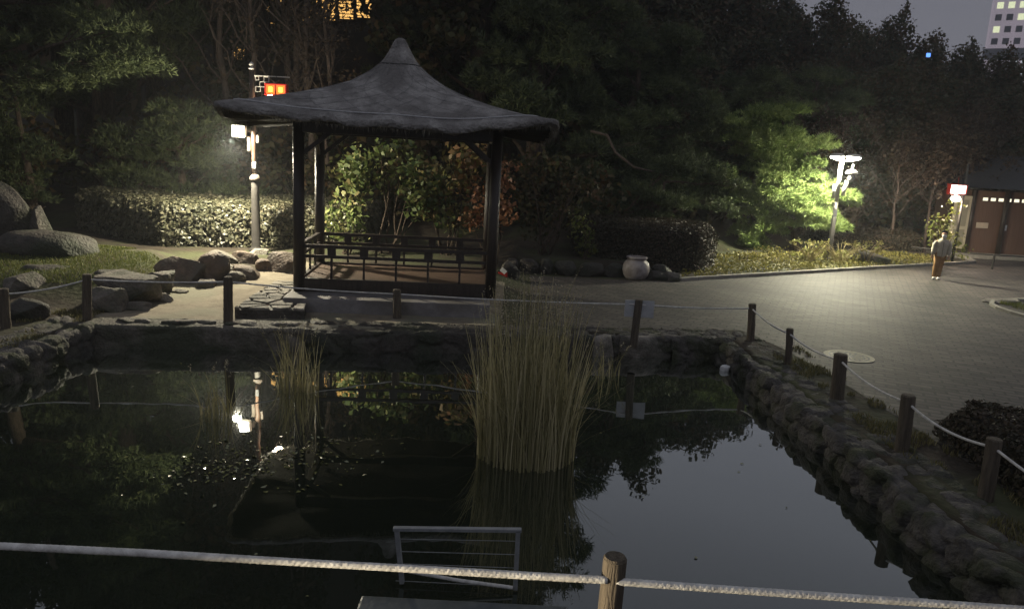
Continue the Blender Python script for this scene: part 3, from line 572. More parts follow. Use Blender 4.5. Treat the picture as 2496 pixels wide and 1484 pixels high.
# ------------------------------------------------------------------ hedges
def hedge(name, poly, z0, zt, label, m, dens=620, size=0.075, round_=0.28):
    """clipped hedge: leaves over faces and top of a footprint, dark twig core inside"""
    t_ = thing(name, label, 'hedge', (0, 0, 0)); pg = [Vector(p_) for p_ in poly]; n = len(pg); cen = sum(pg, Vector((0, 0))) / n
    cs, ns = [], []
    for i in range(n):
        a, b_ = pg[i], pg[(i + 1) % n]; d = b_ - a; L_ = d.length; nr = Vector((d.y, -d.x)).normalized()
        k = int(L_ * (zt - z0 + .2) * dens); t__ = rng.random(k); z = rng.random(k) ** .8 * (zt - z0)
        inn = round_ * np.clip((z - (zt - z0 - round_)) / round_, 0, 1) ** 2 * .8
        lump = .07 * wave((a.x + d.x * t__), (a.y + d.y * t__) + z * 2, 2.2)
        off = lump - inn + rng.normal(size=k) * .035
        cs.append(np.stack([a.x + d.x * t__ + nr.x * off, a.y + d.y * t__ + nr.y * off, z0 + z], -1)); ns.append(np.tile([nr.x, nr.y, .35], (k, 1)))
    xa, xb = min(p_.x for p_ in pg), max(p_.x for p_ in pg); ya, yb = min(p_.y for p_ in pg), max(p_.y for p_ in pg)
    k = int((xb - xa) * (yb - ya) * dens * 1.05); X = rng.uniform(xa, xb, k); Y_ = rng.uniform(ya, yb, k); md = np.full(k, 9.)
    for i in range(n):
        a, b_ = pg[i], pg[(i + 1) % n]; d = b_ - a; nr = Vector((d.y, -d.x)).normalized(); md = np.minimum(md, -((X - a.x) * nr.x + (Y_ - a.y) * nr.y))
    ok = md > .04; X, Y_, md = X[ok], Y_[ok], md[ok]
    Z = zt - round_ * np.clip(1 - md / round_, 0, 1) ** 2 * .8 + .045 * wave(X, Y_, 2.2) + rng.normal(size=len(X)) * .035
    cs.append(np.stack([X, Y_, Z], -1)); ns.append(np.tile([0, 0, 1.], (len(X), 1)))
    c = np.concatenate(cs); n_ = unit(unit(np.concatenate(ns)) + rng.normal(size=c.shape) * .55); s_ = size * rng.uniform(.6, 1.5, len(c)); v, f_ = leaf_quads(c, n_, s_, .6)
    tt = np.clip(rng.uniform(0, 1, len(c)) * .75 + .12 + .25 * wave(c[:, 0], c[:, 1], .8), 0, 1)
    mesh_obj('foliage', v, f_, m, t_, tint=np.repeat(tt, 4))
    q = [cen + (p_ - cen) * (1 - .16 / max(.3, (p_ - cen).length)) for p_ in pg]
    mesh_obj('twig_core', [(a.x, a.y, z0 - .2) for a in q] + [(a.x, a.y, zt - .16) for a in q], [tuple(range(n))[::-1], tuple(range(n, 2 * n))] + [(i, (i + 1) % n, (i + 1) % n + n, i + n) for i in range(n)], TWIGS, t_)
    return t_
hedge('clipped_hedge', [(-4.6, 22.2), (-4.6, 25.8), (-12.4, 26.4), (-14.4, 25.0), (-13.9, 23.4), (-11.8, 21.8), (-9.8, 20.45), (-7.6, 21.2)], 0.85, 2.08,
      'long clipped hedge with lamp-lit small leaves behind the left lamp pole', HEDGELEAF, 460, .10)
hp = [(1.9, 23.5), (4.8, 23.1), (5.9, 23.4), (6.6, 24.3), (6.75, 25.6), (5.9, 26.6), (2, 26.6)]
hedge('clipped_hedge', hp, 0.42, 1.95, 'dark round-ended clipped hedge between the pale jar and the lit pine', DARKHEDGE, 420, .08, .4)
hedge('clipped_hedge', [(13.6, 32.2), (18.2, 33.2), (18.3, 34.8), (13.4, 34.4)], 0.5, 1.45, 'low dark hedge behind the walking person', DARKHEDGE, 260, .1, .4)
hedge('clipped_hedge', [(5.7, 6.0), (8.6, 5.8), (8.6, 8.2), (7.6, 9.7), (6.5, 10.1), (5.8, 9.4)], 0.42, 0.84, 'low dark brown hedge inside the rope fence at the right edge', DARKHEDGE, 900, .06, .3)

# ------------------------------------------------------------------ trees
# left pines
pads = [(( -1.0, .2, 4.3), (1.5, .9, .45)), ((0.2, 0, 4.75), (1.3, .9, .5)), ((1.0, .1, 5.0), (1.1, .8, .5)), ((.3, .3, 5.6), (1.3, 1, .6)), ((-1.3, .4, 6.3), (1.5, 1, .6)), ((-2.6, .2, 5.0), (1.3, 1, .5)), ((-.6, .5, 7.2), (1.8, 1, .6)), ((-2.6, .3, 7.2), (1.6, 1, .6)), ((-3.6, .2, 6.0), (1.5, 1, .6))]
pads = [((c[0], c[1], c[2] - .3), r) for c, r in pads]
tree('pine_tree', (-11.6, 20.6, 1.2), 'pine with lamp-lit boughs reaching in at the upper left', 'tree', pads, [(-4, 1, -.5), (-3.8, .9, 2), (-3.2, .6, 4.2), (-2.9, .5, 6), (-2.4, .6, 8.5)], .28, .08, PINE, 'pine', per=250, L_=.18, w=.085, k=9)
pads = [((0.1, 0, .9), (1.9, 1.2, .7)), ((1.9, -.2, 1.15), (1.2, .9, .55)), ((1.1, 0, 2.0), (1.4, 1, .6)), ((-1.5, .1, 1.3), (1.4, 1, .7)), ((.2, 0, 2.9), (1.7, 1.1, .65)), ((1.3, .2, 3.2), (1.2, .9, .5)), ((-1.4, .2, 2.6), (1.4, 1, .6)), ((-.3, .2, 3.7), (1.4, 1, .5))]
tree('pine_tree', (-11.2, 24.6, 1.0), 'rounded bushy pine standing behind the left hedge', 'tree', pads, [(0, .2, -.3), (.1, .2, 1), (0, .1, 2.4), (-.2, .2, 3.8)], .18, .05, PINE, 'pine', per=250, L_=.18, w=.085, k=9)
pads = [((0, 0, .6), (1.3, 1, .6)), ((-.6, 0, 1.5), (1.2, 1, .6)), ((.5, 0, 2.2), (1.3, 1, .5)), ((-.9, 0, 2.9), (1.4, 1, .6)), ((0, 0, 3.6), (1.2, 1, .6))]
tree('pine_tree', (-15.0, 22.6, 1.0), 'dim pine behind the tall standing rock at the left edge', 'tree', pads, [(0, .2, -.3), (.1, .2, 1), (0, .1, 2.4), (-.2, .2, 3.8)], .18, .05, PINE, 'pine', per=150, L_=.17)
# lit pine by the right lamp
pads = [(c, (r[0] * 1.05, r[1], r[2] * 1.22)) for c, r in [((-1.5, -.3, .55), (.9, .8, .65)), ((-.9, -.4, 1.2), (1.1, .8, .6)), ((1.3, -.4, 1.45), (1.4, 1, .5)), ((2.0, -.3, 2.2), (.9, .7, .45)), ((.2, -.6, 1.95), (1.4, .9, .6)), ((-1.8, -.2, 1.9), (1.1, .8, .5)), ((-.5, -.5, 2.7), (1.4, .9, .55)), ((.9, -.4, 2.9), (1.1, .9, .5)), ((0, -.4, 3.55), (1.3, .9, .5)), ((-1.3, -.1, 3.5), (1.2, .9, .5)), ((-1.3, .2, 4.4), (1.5, 1, .6)), ((.1, .2, 4.5), (1.3, 1, .55)), ((-.8, .3, 5.5), (1.3, 1, .55)), ((-2.0, .2, 5.2), (1.2, .9, .5)), ((-2.6, 0, 2.9), (1.1, .9, .5))]]
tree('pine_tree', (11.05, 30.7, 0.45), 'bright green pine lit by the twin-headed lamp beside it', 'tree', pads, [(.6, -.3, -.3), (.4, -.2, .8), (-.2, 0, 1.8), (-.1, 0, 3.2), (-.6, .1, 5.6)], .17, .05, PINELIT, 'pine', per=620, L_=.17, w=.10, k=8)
# dim pines of the middle
pads = [((-2, 0, 1.3), (1.6, 1, .5)), ((0, -.2, 1.0), (1.5, 1, .5)), ((1.6, 0, 1.6), (1.5, 1, .5)), ((2.6, 0, 2.3), (1.2, .9, .4)), ((-2.4, .1, 2.6), (1.2, 1, .5))]
LOWP = tree('pine_tree', (5.2, 27.8, .9), 'low spreading pine with layered boughs behind the dark hedge', 'tree', pads, [(-1, 0, -.6), (-.7, .1, .7), (.1, 0, 1.5), (.2, 0, 2.3)], .15, .05, PINE, 'pine', per=250, L_=.18, w=.085, k=9)
_lp = copy_tree(LOWP); _lp.location = (3.2, 27.4, 1.2); _lp.rotation_euler = (0, 0, 2.6); _lp['label'] = 'low spreading pine behind the left end of the dark hedge'
def rpads(n, z0, z1, rad, rz, seed, top=.35):
    q_ = np.random.default_rng(seed); out = []
    for i in range(n):
        t__ = i / (n - 1); z = z0 + (z1 - z0) * t__; rr = rad * (1 - (1 - top) * t__ ** 1.6); a = i * 2.4 + q_.uniform(-.5, .5); d = rr * q_.uniform(.25, .85)
        out.append(((d * math.cos(a), d * math.sin(a), z + q_.uniform(-.3, .3)), (rr * q_.uniform(.42, .62), rr * q_.uniform(.42, .62), rz * q_.uniform(.8, 1.3))))
    return out
def curvy(h, lean=0.6, n=7, seed=1):
    q_ = np.random.default_rng(seed); return [(lean * math.sin(i * .9 + seed) * i / n, lean * math.cos(i * .7 + seed) * i / n, -.6 + h * i / (n - 1)) for i in range(n)]
TALLA = tree('pine_tree', (0.5, 28.5, 1.8), 'huge dark pine rising right behind the pavilion roof', 'tree', rpads(26, 2.6, 17, 3.2, .8, 1, .6), curvy(16.5, .7, 8, 1), .42, .1, PINE, 'pine', per=190, L_=.26, w=.085, k=9)
TALLB = tree('pine_tree', (5.9, 32.0, 1.0), 'tall dark pine with layered boughs above the dark hedge', 'tree', rpads(18, 1.4, 8.2, 3.4, .65, 5, .55), curvy(7.8, .9, 8, 2), .32, .08, PINE, 'pine', per=230, L_=.22, w=.085, k=9)
mb = MB()      # crooked bare bough of the huge pine, lamp-lit
pts = [Y(1440, 320, 27), Y(1480, 330, 26.9), Y(1500, 372, 26.8), Y(1545, 408, 26.6), Y(1590, 418, 26.5), Y(1628, 432, 26.4)]
pts = [p_ - Vector((0.5, 28.5, 1.8)) for p_ in pts]; mb.tube(pts, [.05, .05, .045, .04, .03, .02], 6)
mb.build('bare_bough', BARKPALE, TALLA, True)
BROADT = tree('broadleaf_tree', (-1.6, 31.0, 2.0), 'tall dark leafy tree behind the pavilion apex', 'tree', [(c, (r[0] * 1.15, r[1] * 1.15, r[2])) for c, r in rpads(20, 5.6, 18, 3.8, 1.6, 9, .6)], curvy(16, .5, 8, 3), .34, .1, BROAD, 'leaf', per=110, size=.36, nsub=9)
SKYT = tree('broadleaf_tree', (19.0, 46, 0.8), 'dark tree whose top stands highest against the night sky', 'tree', rpads(24, 1.6, 11.7, 4.0, 1.3, 13, .55), curvy(11.6, .5, 8, 4), .26, .06, BROAD, 'leaf', per=210, size=.24, nsub=9, q=.5, shell=.85)
def clone(src, loc, rz, sc, label, group=None):
    c = copy_tree(src); c.location = loc; c.rotation_euler = (0, 0, rz); c.scale = (sc[0], sc[0], sc[1]); c['label'] = label
    if 'group' in c and not group: del c['group']
    if group: c['group'] = group
    return c
G = 'dark trees massed around the pond'
for o_ in (TALLA, TALLB, BROADT, SKYT): o_['group'] = G
def topped(src, x, y, rz, s_, ztop, lab):
    b_ = float(gz(x, y)) - .1; clone(src, (x, y, b_), rz, (s_, (ztop - b_) / {id(TALLA): 17.6, id(TALLB): 8.8, id(BROADT): 19.4, id(SKYT): 12.6}[id(src)]), lab, G)
for src, x, y, rz, s_, zt, lab in (
    (TALLB, 10.4, 35.0, 2.1, 1.0, 8.4, 'dark pine rising behind the bright green pine'),
    (TALLB, 14.2, 38.5, 4.0, 1.05, 9.2, 'dark pine above the twin-headed lamp'),
    (TALLB, 3.9, 31.0, 4.6, 1.0, 9.0, 'dark pine between the huge pine and the layered pine'),
    (TALLA, -2.2, 33.5, 1.3, 1.1, 22, 'dark tall pine directly behind the peak of the roof'),
    (TALLA, -16.5, 30.0, 2.6, 1.15, 27, 'dark tall pine filling the upper left corner'),
    (TALLA, -22.0, 26.0, 5.6, 1.1, 25, 'dark tall pine beyond the left edge of the hedge'),
    (SKYT, 5.2, 36.5, 2.2, 1.1, 10.8, 'dark leafy tree deep between the two tall middle pines'),
    (BROADT, -0.5, 40.0, 4.2, 1.1, 25, 'dark leafy tree farthest back behind the roof slope'),
    (BROADT, -17.5, 36.0, 3.3, 1.2, 31, 'dark leafy tree behind the left pines'),
    (TALLA, -4.8, 36.5, 0.4, 1.1, 24, 'dark tall pine behind the slender trees over the thatched roof'),
    (TALLA, -16.0, 41.0, 5.0, 1.1, 26, 'dark tall pine left of the orange-lit windows'),
    (TALLA, -26.0, 33.0, 3.0, 1.3, 29, 'dark tall pine outside the upper left corner'),
    (BROADT, -23.0, 40.0, 1.0, 1.3, 26, 'dark leafy tree behind the far left pines'),
    (BROADT, -2.5, 44.0, 0.2, 1.2, 28, 'dark leafy tree at the very back behind the roof peak'),
    (BROADT, -20.0, 33.0, 2.2, 1.2, 31, 'dark leafy tree between the two tall left pines'),
    (BROADT, -13.4, 39.5, 0.9, 1.0, 31, 'dark leafy tree just left of the orange-lit windows'),
    (BROADT, -27.0, 29.0, 1.9, 1.2, 29, 'dark leafy tree outside the left edge'),
    (BROADT, -4.6, 40.0, 3.9, 1.1, 31, 'dark leafy tree right of the orange-lit windows'),
    (TALLB, -19.5, 21.0, 0.8, 1.2, 15, 'dark pine standing beyond the tall standing rock'),
    (SKYT, 7.5, 47, 3.3, 1.25, 17.5, 'dark tree far behind the middle pines'),
    (SKYT, 11.2, 49, 1.0, 1.25, 15.9, 'dark tree far behind the layered pine'),
    (SKYT, 15.2, 51, 2.0, 1.25, 16.0, 'dark tree far behind the bright green pine'),
    (SKYT, 18.6, 51, 5.9, 1.1, 14.7, 'dark tree left of the sky gap, its top touching the frame'),
    (SKYT, 25.6, 52, 2.9, 0.9, 12.9, 'dark tree under the middle of the sky gap'),
    (SKYT, 28.4, 52, 4.4, 0.95, 12.9, 'dark tree left of the lit tower'),
    (SKYT, 31.6, 52, 5.3, 0.95, 12.2, 'dark tree in front of the foot of the lit tower'),
    (SKYT, 35.0, 53, 0.6, 1.0, 11.3, 'dark tree below the tower at the right edge'),
    (SKYT, 18.2, 41, 0.2, .9, 9.6, 'dim tree behind the twin-headed lamp'),
    (SKYT, 22.6, 43, 1.7, .95, 9.8, 'dim tree behind the gatehouse lantern'),
    (SKYT, 28.0, 46, 1.1, 1.0, 9.6, 'dim tree behind the gatehouse roof')):
    topped(src, x, y, rz, s_, zt, lab)
SKYT.location = (23.0, 51.5, 0.6); SKYT.scale = (1.0, 1.0, (14.2 - .6) / 12.6)
# distant wood closing the view
bl = []
for x in np.arange(-60, 14, 3.4):
    bl += split_blob((x, 52 + 6 * rng.random(), 8 if x < 8 else 5), (4, 3, 10), 9, .42)
for x in np.arange(14, 60, 3.4): bl += split_blob((x, 58 + 5 * rng.random(), 4), (3.5, 3, 4.5), 7, .42)
c, n_, bt = blob_points(bl, 26, .6); v, f_ = leaf_quads(c, unit(n_ + rng.normal(size=n_.shape) * .5), 1.1 * rng.uniform(.6, 1.4, len(c)), .7)
tag(mesh_obj('distant_wood', v, f_, BROAD, tint=np.repeat(np.clip(rng.random(len(c)), 0, 1), 4)), 'dark mass of woodland far behind the park', 'woodland', kind='stuff')
# bare tall trees behind the pavilion's left, faintly lit
def bare_tree(loc, h, label, seed, leaves=True, group='slender trees behind the left lamp', m=BARKPALE, spread=.45, per=90):
    random.seed(seed); t_ = thing('bare_tree', label, 'tree', loc, 0, group); mb = MB(); tips = []
    tp = limb(mb, (0, 0, -.4), (random.uniform(-.6, .6), 0, h), .12 * h / 9, .03, .08, 10, 9)
    tr = mb.build('trunk', m, t_, True); mb = MB()
    for i in range(16):
        t__ = random.uniform(.3, .98); p0 = tp[int(t__ * 9)]; a = random.uniform(0, 2 * PI); L_ = h * spread * (1.15 - t__) * random.uniform(.7, 1.2)
        e_ = p0 + Vector((math.cos(a) * L_ * .7, math.sin(a) * L_ * .5, L_ * .8)); q_ = limb(mb, p0, e_, .035 * h / 9, .01, .16, 7, 5); tips.append(e_)
        for _ in range(5):
            k = random.randint(2, 6); e2 = q_[k] + Vector((random.uniform(-1, 1), random.uniform(-1, 1), random.uniform(0, 1.1))) * L_ * .35; limb(mb, q_[k], e2, .012, .004, .2, 5, 4); tips.append(e2)
    mb.build('branches', m, t_, True)
    if leaves:
        bl_ = [(np.array(p_), np.array([.55, .55, .35])) for p_ in tips if random.random() < .75]; c, n_, bt = blob_points(bl_, per, .8)
        v, f_ = leaf_quads(c, unit(rng.normal(size=c.shape)), .14 * rng.uniform(.6, 1.4, len(c)), .6); mesh_obj('crown', v, f_, BROWNLEAF, t_, tint=np.repeat(rng.random(len(c)), 4))
    return t_
for i, (x, y, h, lab) in enumerate(((-12.2, 31, 13, 'slender tree left of the left lamp pole, beside the orange-lit windows'), (-10.4, 29.5, 12, 'slender tree rising directly behind the left lamp pole'), (-9.2, 31.5, 13, 'slender tree above the red lantern'), (-8.0, 29.0, 12.5, 'slender tree right of the red lantern'), (-6.9, 27.5, 9, 'slender tree over the left slope of the thatched roof'), (-10.0, 34, 15, 'slender tree farthest back of those near the orange windows'))):
    bare_tree((x, y, float(gz(x, y))), h, lab, 40 + i)
for i, (x, y, h, lab) in enumerate(((17.0, 33.6, 5.4, 'forked bare tree left of the gatehouse lantern'), (18.9, 34.2, 5.6, 'pale-barked tree leaning behind the gatehouse lantern'), (20.2, 35.0, 5.8, 'pale-barked tree in front of the gatehouse roof'), (15.2, 35.8, 6.0, 'bare tree between the twin-headed lamp and the lantern'), (22.6, 36.8, 6.4, 'bare tree at the right edge over the gatehouse'))):
    bare_tree((x, y, .4), h, lab, 60 + i, True, 'brown trees around the gatehouse', spread=.8, per=150)
# shrubs behind the pavilion
def shrub(loc, blobs, label, m, per=170, size=.13, nstem=7, name='shrub', nsub=8, h=1.0):
    t_ = thing(name, label, 'shrub', loc); mb = MB()
    for i in range(nstem):
        c = random.choice(blobs)[0]; limb(mb, (random.uniform(-.25, .25), random.uniform(-.2, .2), -.3), (c[0] + random.uniform(-.3, .3), c[1], c[2]), .035, .012, .15)
    mb.build('stems', BARK, t_, True); crown_leaves('leaves', blobs, m, t_, per=per, size=size, nsub=nsub, asp=.62, q=.5, shell=.9); return t_
shrub((-3.9, 21.6, .8), [((-.6, -.1, 2.4), (1.0, .7, .9)), ((.4, 0, 2.2), (1.0, .7, 1.0)), ((-.9, 0, 1.2), (.7, .6, .8)), ((1.2, 0, 1.7), (.8, .6, .7)), ((.2, 0, 3.1), (.7, .6, .4))], 'leafy green shrub seen through the left half of the pavilion', SHRUBGREEN, 240, .18)
shrub((-1.9, 21.8, .8), [((0, -.1, 2.5), (.8, .6, .9)), ((-.6, 0, 1.7), (.7, .6, .6)), ((.4, 0, 3.0), (.6, .5, .5)), ((.1, 0, 1.3), (.6, .5, .4))], 'yellowing shrub in the middle of the pavilion opening', leafmat('shrub_leaves_yellowing', [(0.10, 0.12, 0.035), (0.17, 0.16, 0.045), (0.25, 0.17, 0.065), (0.30, 0.15, 0.07)], .5, .4), 230, .18)
shrub((-0.75, 21.4, .8), [((0, 0, 2.0), (.7, .5, .7)), ((.3, 0, 1.3), (.6, .5, .5)), ((-.5, 0, 1.2), (.4, .4, .35)), ((.4, 0, 2.6), (.5, .4, .4))], 'orange brown shrub beside the right pavilion post', SHRUBORANGE, 230, .16)
shrub((1.0, 23.6, 1.0), [((0, 0, 1.2), (1.1, .7, .8)), ((.8, 0, 2.2), (1.0, .7, .8)), ((-.6, 0, 2.4), (.8, .6, .8))], 'dim brown shrub just right of the pavilion', BROAD, 150, .14)
shrub((2.1, 23.0, .8), [((0, 0, .9), (.45, .4, .8)), ((.25, 0, .5), (.4, .4, .5))], 'narrow light green bush left of the dark hedge', GRASS, 260, .12, 5)
shrub((-5.0, 20.9, .8), [((0, 0, 1.0), (.5, .4, .7)), ((.4, 0, .6), (.5, .4, .45))], 'low green bush behind the back left pavilion post', SHRUBGREEN, 200, .12, 5)
shrub((17.2, 29.9, .5), [((0, 0, 1.0), (.9, .6, .5)), ((.1, 0, 1.8), (.6, .5, .45)), ((.2, 0, 2.4), (.35, .3, .3)), ((.7, 0, .5), (.6, .5, .35)), ((-.5, 0, 1.6), (.5, .4, .4))], 'yellow-green shrub glowing under the gatehouse lantern', YELLOWLEAF, 150, .13)
shrub((14.9, 34.0, .6), [((0, 0, 1.3), (1.0, .6, .5)), ((.7, 0, 1.9), (.8, .6, .5))], 'reddish brown bush above the low dark hedge', BROWNLEAF, 100, .14)

US = shrub((-7.5, 26.8, 1.3), [((0, 0, .7), (1.5, 1.0, .9)), ((1.1, 0, 1.3), (1.1, .8, .8)), ((-1.2, 0, 1.1), (1.1, .8, .8)), ((0, .2, 2.0), (1.0, .8, .7))], 'dark bush behind the hedge in line with the lamp pole', BROAD, 110, .2, name='bush')
US['group'] = 'dark bushes under the trees'
for x, y, s_, lab in ((-4.4, 26.5, 1.1, 'dark bush behind the leafy green shrub'), (-1.6, 26.0, 1.2, 'dark bush behind the yellowing shrub'), (1.4, 27.0, 1.2, 'dark bush right of the pavilion post'), (-10.6, 27.8, 1.3, 'dark bush between the rounded pine and the lamp pole'), (-14.5, 27.5, 1.4, 'dark bush behind the left end of the hedge'), (-3.0, 30.5, 1.8, 'dark bush highest on the slope behind the pavilion'), (-8.0, 32.0, 1.8, 'dark bush on the slope under the slender trees'), (2.5, 32.5, 1.9, 'dark bush on the slope behind the huge pine'), (-18.5, 26.0, 1.6, 'dark bush behind the tall standing rock'), (-13.0, 33.0, 2.0, 'dark bush on the slope behind the left pines'),
                     (9.0, 34.5, 1.7, 'dark bush behind the bright green pine'), (13.5, 35.5, 1.6, 'dark bush behind the twin-headed lamp'), (16.5, 38.5, 1.7, 'dark bush left of the gatehouse'), (19.5, 41.5, 1.8, 'dark bush behind the gatehouse roof'), (13.0, 42.0, 2.2, 'dark bush far behind the twin-headed lamp'), (17.5, 46.0, 2.2, 'dark bush under the tallest skyline tree'), (26.0, 43.0, 2.4, 'dark bush behind the gatehouse at the right edge'), (6.0, 34.0, 2.0, 'dark bush behind the layered pine'), (22.0, 50.0, 2.6, 'dark bush farthest back under the sky gap')):
    c_ = clone(US, (x, y, float(gz(x, y)) - .1), x * 1.7, (s_, s_), lab, 'dark bushes under the trees')

# ------------------------------------------------------------------ low plants
def blades(name, pts, h, w, m, lean=.35, label=None, cat=None, kind=None, parent=None, seg=2):
    n = len(pts); a = rng.uniform(0, 2 * PI, n); hh = h * rng.uniform(.5, 1.3, n); d = np.stack([np.cos(a), np.sin(a), 0 * a], -1); ln = (rng.random(n) * lean)[:, None] * hh[:, None]
    sd = np.stack([-np.sin(a), np.cos(a), 0 * a], -1) * w * .5; up = np.array([0, 0, 1.]) * hh[:, None]
    p1 = pts + up * .55 + d * ln * .35; p2 = pts + up + d * ln
    v = np.stack([pts - sd, pts + sd, p1 + sd * .8, p1 - sd * .8, p2, p2 + sd * .1], 1).reshape(-1, 3); b0 = np.arange(n) * 6
    f_ = np.concatenate([np.stack([b0, b0 + 1, b0 + 2, b0 + 3], -1), np.stack([b0 + 3, b0 + 2, b0 + 5, b0 + 4], -1)])
    o = mesh_obj(name, v, f_, m, parent, tint=np.repeat(rng.random(n), 6)); return tag(o, label, cat, kind=kind)
def scatter(n, x0, x1, y0, y1, cond=None):
    X = rng.uniform(x0, x1, n); Yy = rng.uniform(y0, y1, n)
    if cond is not None: k = cond(X, Yy); X, Yy = X[k], Yy[k]
    return np.stack([X, Yy, gz(X, Yy)], -1)
blades('lawn_grass', scatter(60000, -15, -7.9, 14.2, 21.3, lambda x, y: (gz(x, y) > .72) & (y < 18.6 + .3 * wave(x, y)) & ((x < -9.5) | (y < 17.8))), .055, .012, GRASS, .6, 'short yellow-green lawn between the left rocks and the hedge', 'grass', 'stuff')
pt = scatter(26000, 5.2, 18, 22.5, 32, lambda x, y: (y > kerb_y(x) + .12) & (y < kerb_y(x) + 4.2 - .08 * (x - 5)))
c = pt + np.array([0, 0, .05]) + rng.normal(size=pt.shape) * np.array([0, 0, .04]); v, f_ = leaf_quads(c, unit(rng.normal(size=c.shape) + np.array([0, -.3, 1])), .085 * rng.uniform(.6, 1.4, len(c)), .6)
tag(mesh_obj('ground_cover', v, f_, COVER, tint=np.repeat(np.clip(rng.random(len(c)) * .6 + .2 + .3 * wave(c[:, 0], c[:, 1], 1.2), 0, 1), 4)), 'yellow-green leafy ground cover behind the kerb', 'ground cover', kind='stuff')
pt = scatter(9000, -9.2, -7.9, 9, 14.2); pt2 = scatter(9000, 4.95, 5.75, 5, 14.6)
blades('bank_grass', np.concatenate([pt[wave(pt[:, 0], pt[:, 1], 1.5) > 0], pt2[wave(pt2[:, 0], pt2[:, 1], 1.5) > .1]]), .07, .012, DRYGRASS, .8, 'sparse dry grass on the tops of the pond banks', 'grass', 'stuff')
# dry stalky plants around the right lamp
def stalks(loc, n, h, label, sp_=.5):
    t_ = thing('stalky_plant', label, 'plant', loc); mb = MB(); tv, tf = [], []
    for i in range(n):
        a = random.uniform(0, 2 * PI); L_ = h * random.uniform(.6, 1.2); o_ = random.uniform(.2, 1) * sp_
        pts = [Vector((o_ * .3 * math.cos(a), o_ * .3 * math.sin(a), 0)) + Vector((math.cos(a) * L_ * .75 * s_ ** 1.6, math.sin(a) * L_ * .5 * s_ ** 1.6, L_ * (s_ - .35 * s_ * s_))) for s_ in (0, .25, .5, .75, 1)]
        mb.tube(pts, [.012, .011, .01, .008, .005], 4); 
    mb.build('stalks', nmat('dry_stem', (.22, .17, .09), (.36, .30, .16), 8, .8, 0), t_)
    bl_ = [((random.uniform(-sp_, sp_), random.uniform(-.2, .2), random.uniform(.15, h * .8)), (.16, .14, .12)) for _ in range(16)]
    c, n_, bt = blob_points(bl_, 700, .9); v, f_ = leaf_quads(c, unit(rng.normal(size=c.shape)), .12 * rng.uniform(.6, 1.4, len(c)), .5); mesh_obj('leaves', v, f_, STALK, t_, tint=np.repeat(rng.random(len(c)), 4))
    return t_
stalks((11.0, 27.6, .56), 26, 1.0, 'arching dry-stemmed plant left of the twin-headed lamp foot', .7)
stalks((12.2, 27.7, .56), 30, 1.05, 'arching dry-stemmed plant in front of the twin-headed lamp foot', .9)
stalks((13.6, 28.6, .56), 16, .95, 'yellow-tipped arching plant right of the twin-headed lamp foot', .7)
shrub((8.3, 26.6, .5), [((0, 0, .3), (.9, .5, .35)), ((.9, .2, .35), (.7, .5, .35))], 'low sprawling yellow shrub right of the dark hedge', COVER, 260, .09, 4)
# reeds in the pond
def reeds(loc, n, h, rx, ry, label, heads=60, lean=.16, wob=.5):
    t_ = thing('reed_clump', label, 'reeds', loc); a = rng.uniform(0, 2 * PI, n); r0 = np.sqrt(rng.random(n)); px, py = rx * r0 * np.cos(a), ry * r0 * np.sin(a)
    hh = h * (.35 + .67 * rng.random(n) ** 1.3) * (1 - .25 * r0 ** 2); K = 6; ss = np.linspace(0, 1, K); w = rng.uniform(.006, .014, n)
    ldx = px / rx * .045 * h + rng.normal(size=n) * lean * h * .35; ldy = rng.normal(size=n) * lean * h * .3; bent = rng.random(n) < .07; ldx = ldx + np.where(bent, rng.normal(size=n) * .5, 0); hh = hh * np.where(bent, .75, 1); fa = rng.uniform(0, PI, n); sd = np.stack([np.cos(fa), np.sin(fa) * .4, 0 * fa], -1)
    V_ = []
    for s_ in ss:
        c_ = np.stack([px + ldx * s_ ** 2, py + ldy * s_ ** 2, hh * s_ - .05], -1); ww = (w * (1 - .8 * s_))[:, None]; V_ += [c_ - sd * ww, c_ + sd * ww]
    v = np.stack(V_, 1).reshape(-1, 3); b0 = (np.arange(n) * 2 * K)[:, None]; f_ = np.concatenate([np.concatenate([b0 + 2 * k, b0 + 2 * k + 1, b0 + 2 * k + 3, b0 + 2 * k + 2], 1) for k in range(K - 1)])
    mesh_obj('blades', v, f_, REED, t_, tint=np.repeat(rng.random(n), 2 * K))
    if heads:
        k = np.argsort(-hh)[:heads]; cs, ns = [], []
        for i in k:
            for j in range(9): 
                s_ = 1 - j * .018; cs.append((px[i] + ldx[i] * s_ ** 2 + random.uniform(-.02, .02) + .004 * (9 - j), py[i] + ldy[i] * s_ ** 2, hh[i] * s_ + random.uniform(-.01, .01)))
        cs = np.array(cs); v, f_ = leaf_quads(cs, unit(rng.normal(size=cs.shape)), .035 * rng.uniform(.6, 1.4, len(cs)), .4); mesh_obj('seed_heads', v, f_, REEDHEAD, t_, tint=np.repeat(rng.random(len(cs)), 4))
    return t_
rb_ = P(1280, 1108); reeds((rb_.x, rb_.y, 0), 1150, 2.5, .64, .60, 'big dense clump of tall dry reeds in the middle of the pond', 150, .17)
reeds((-3.35, 11.3, 0), 110, 1.25, .35, .25, 'sparse thin reeds left of the big clump, reflected by the lamp', 14, .3)
reeds((-4.1, 10.0, 0), 60, .9, .3, .25, 'few thin reeds in front of the lamp reflection', 5, .4)
reeds((1.75, 13.0, 0), 28, .8, .35, .2, 'few bent reeds by the pale wall blocks', 8, .3)
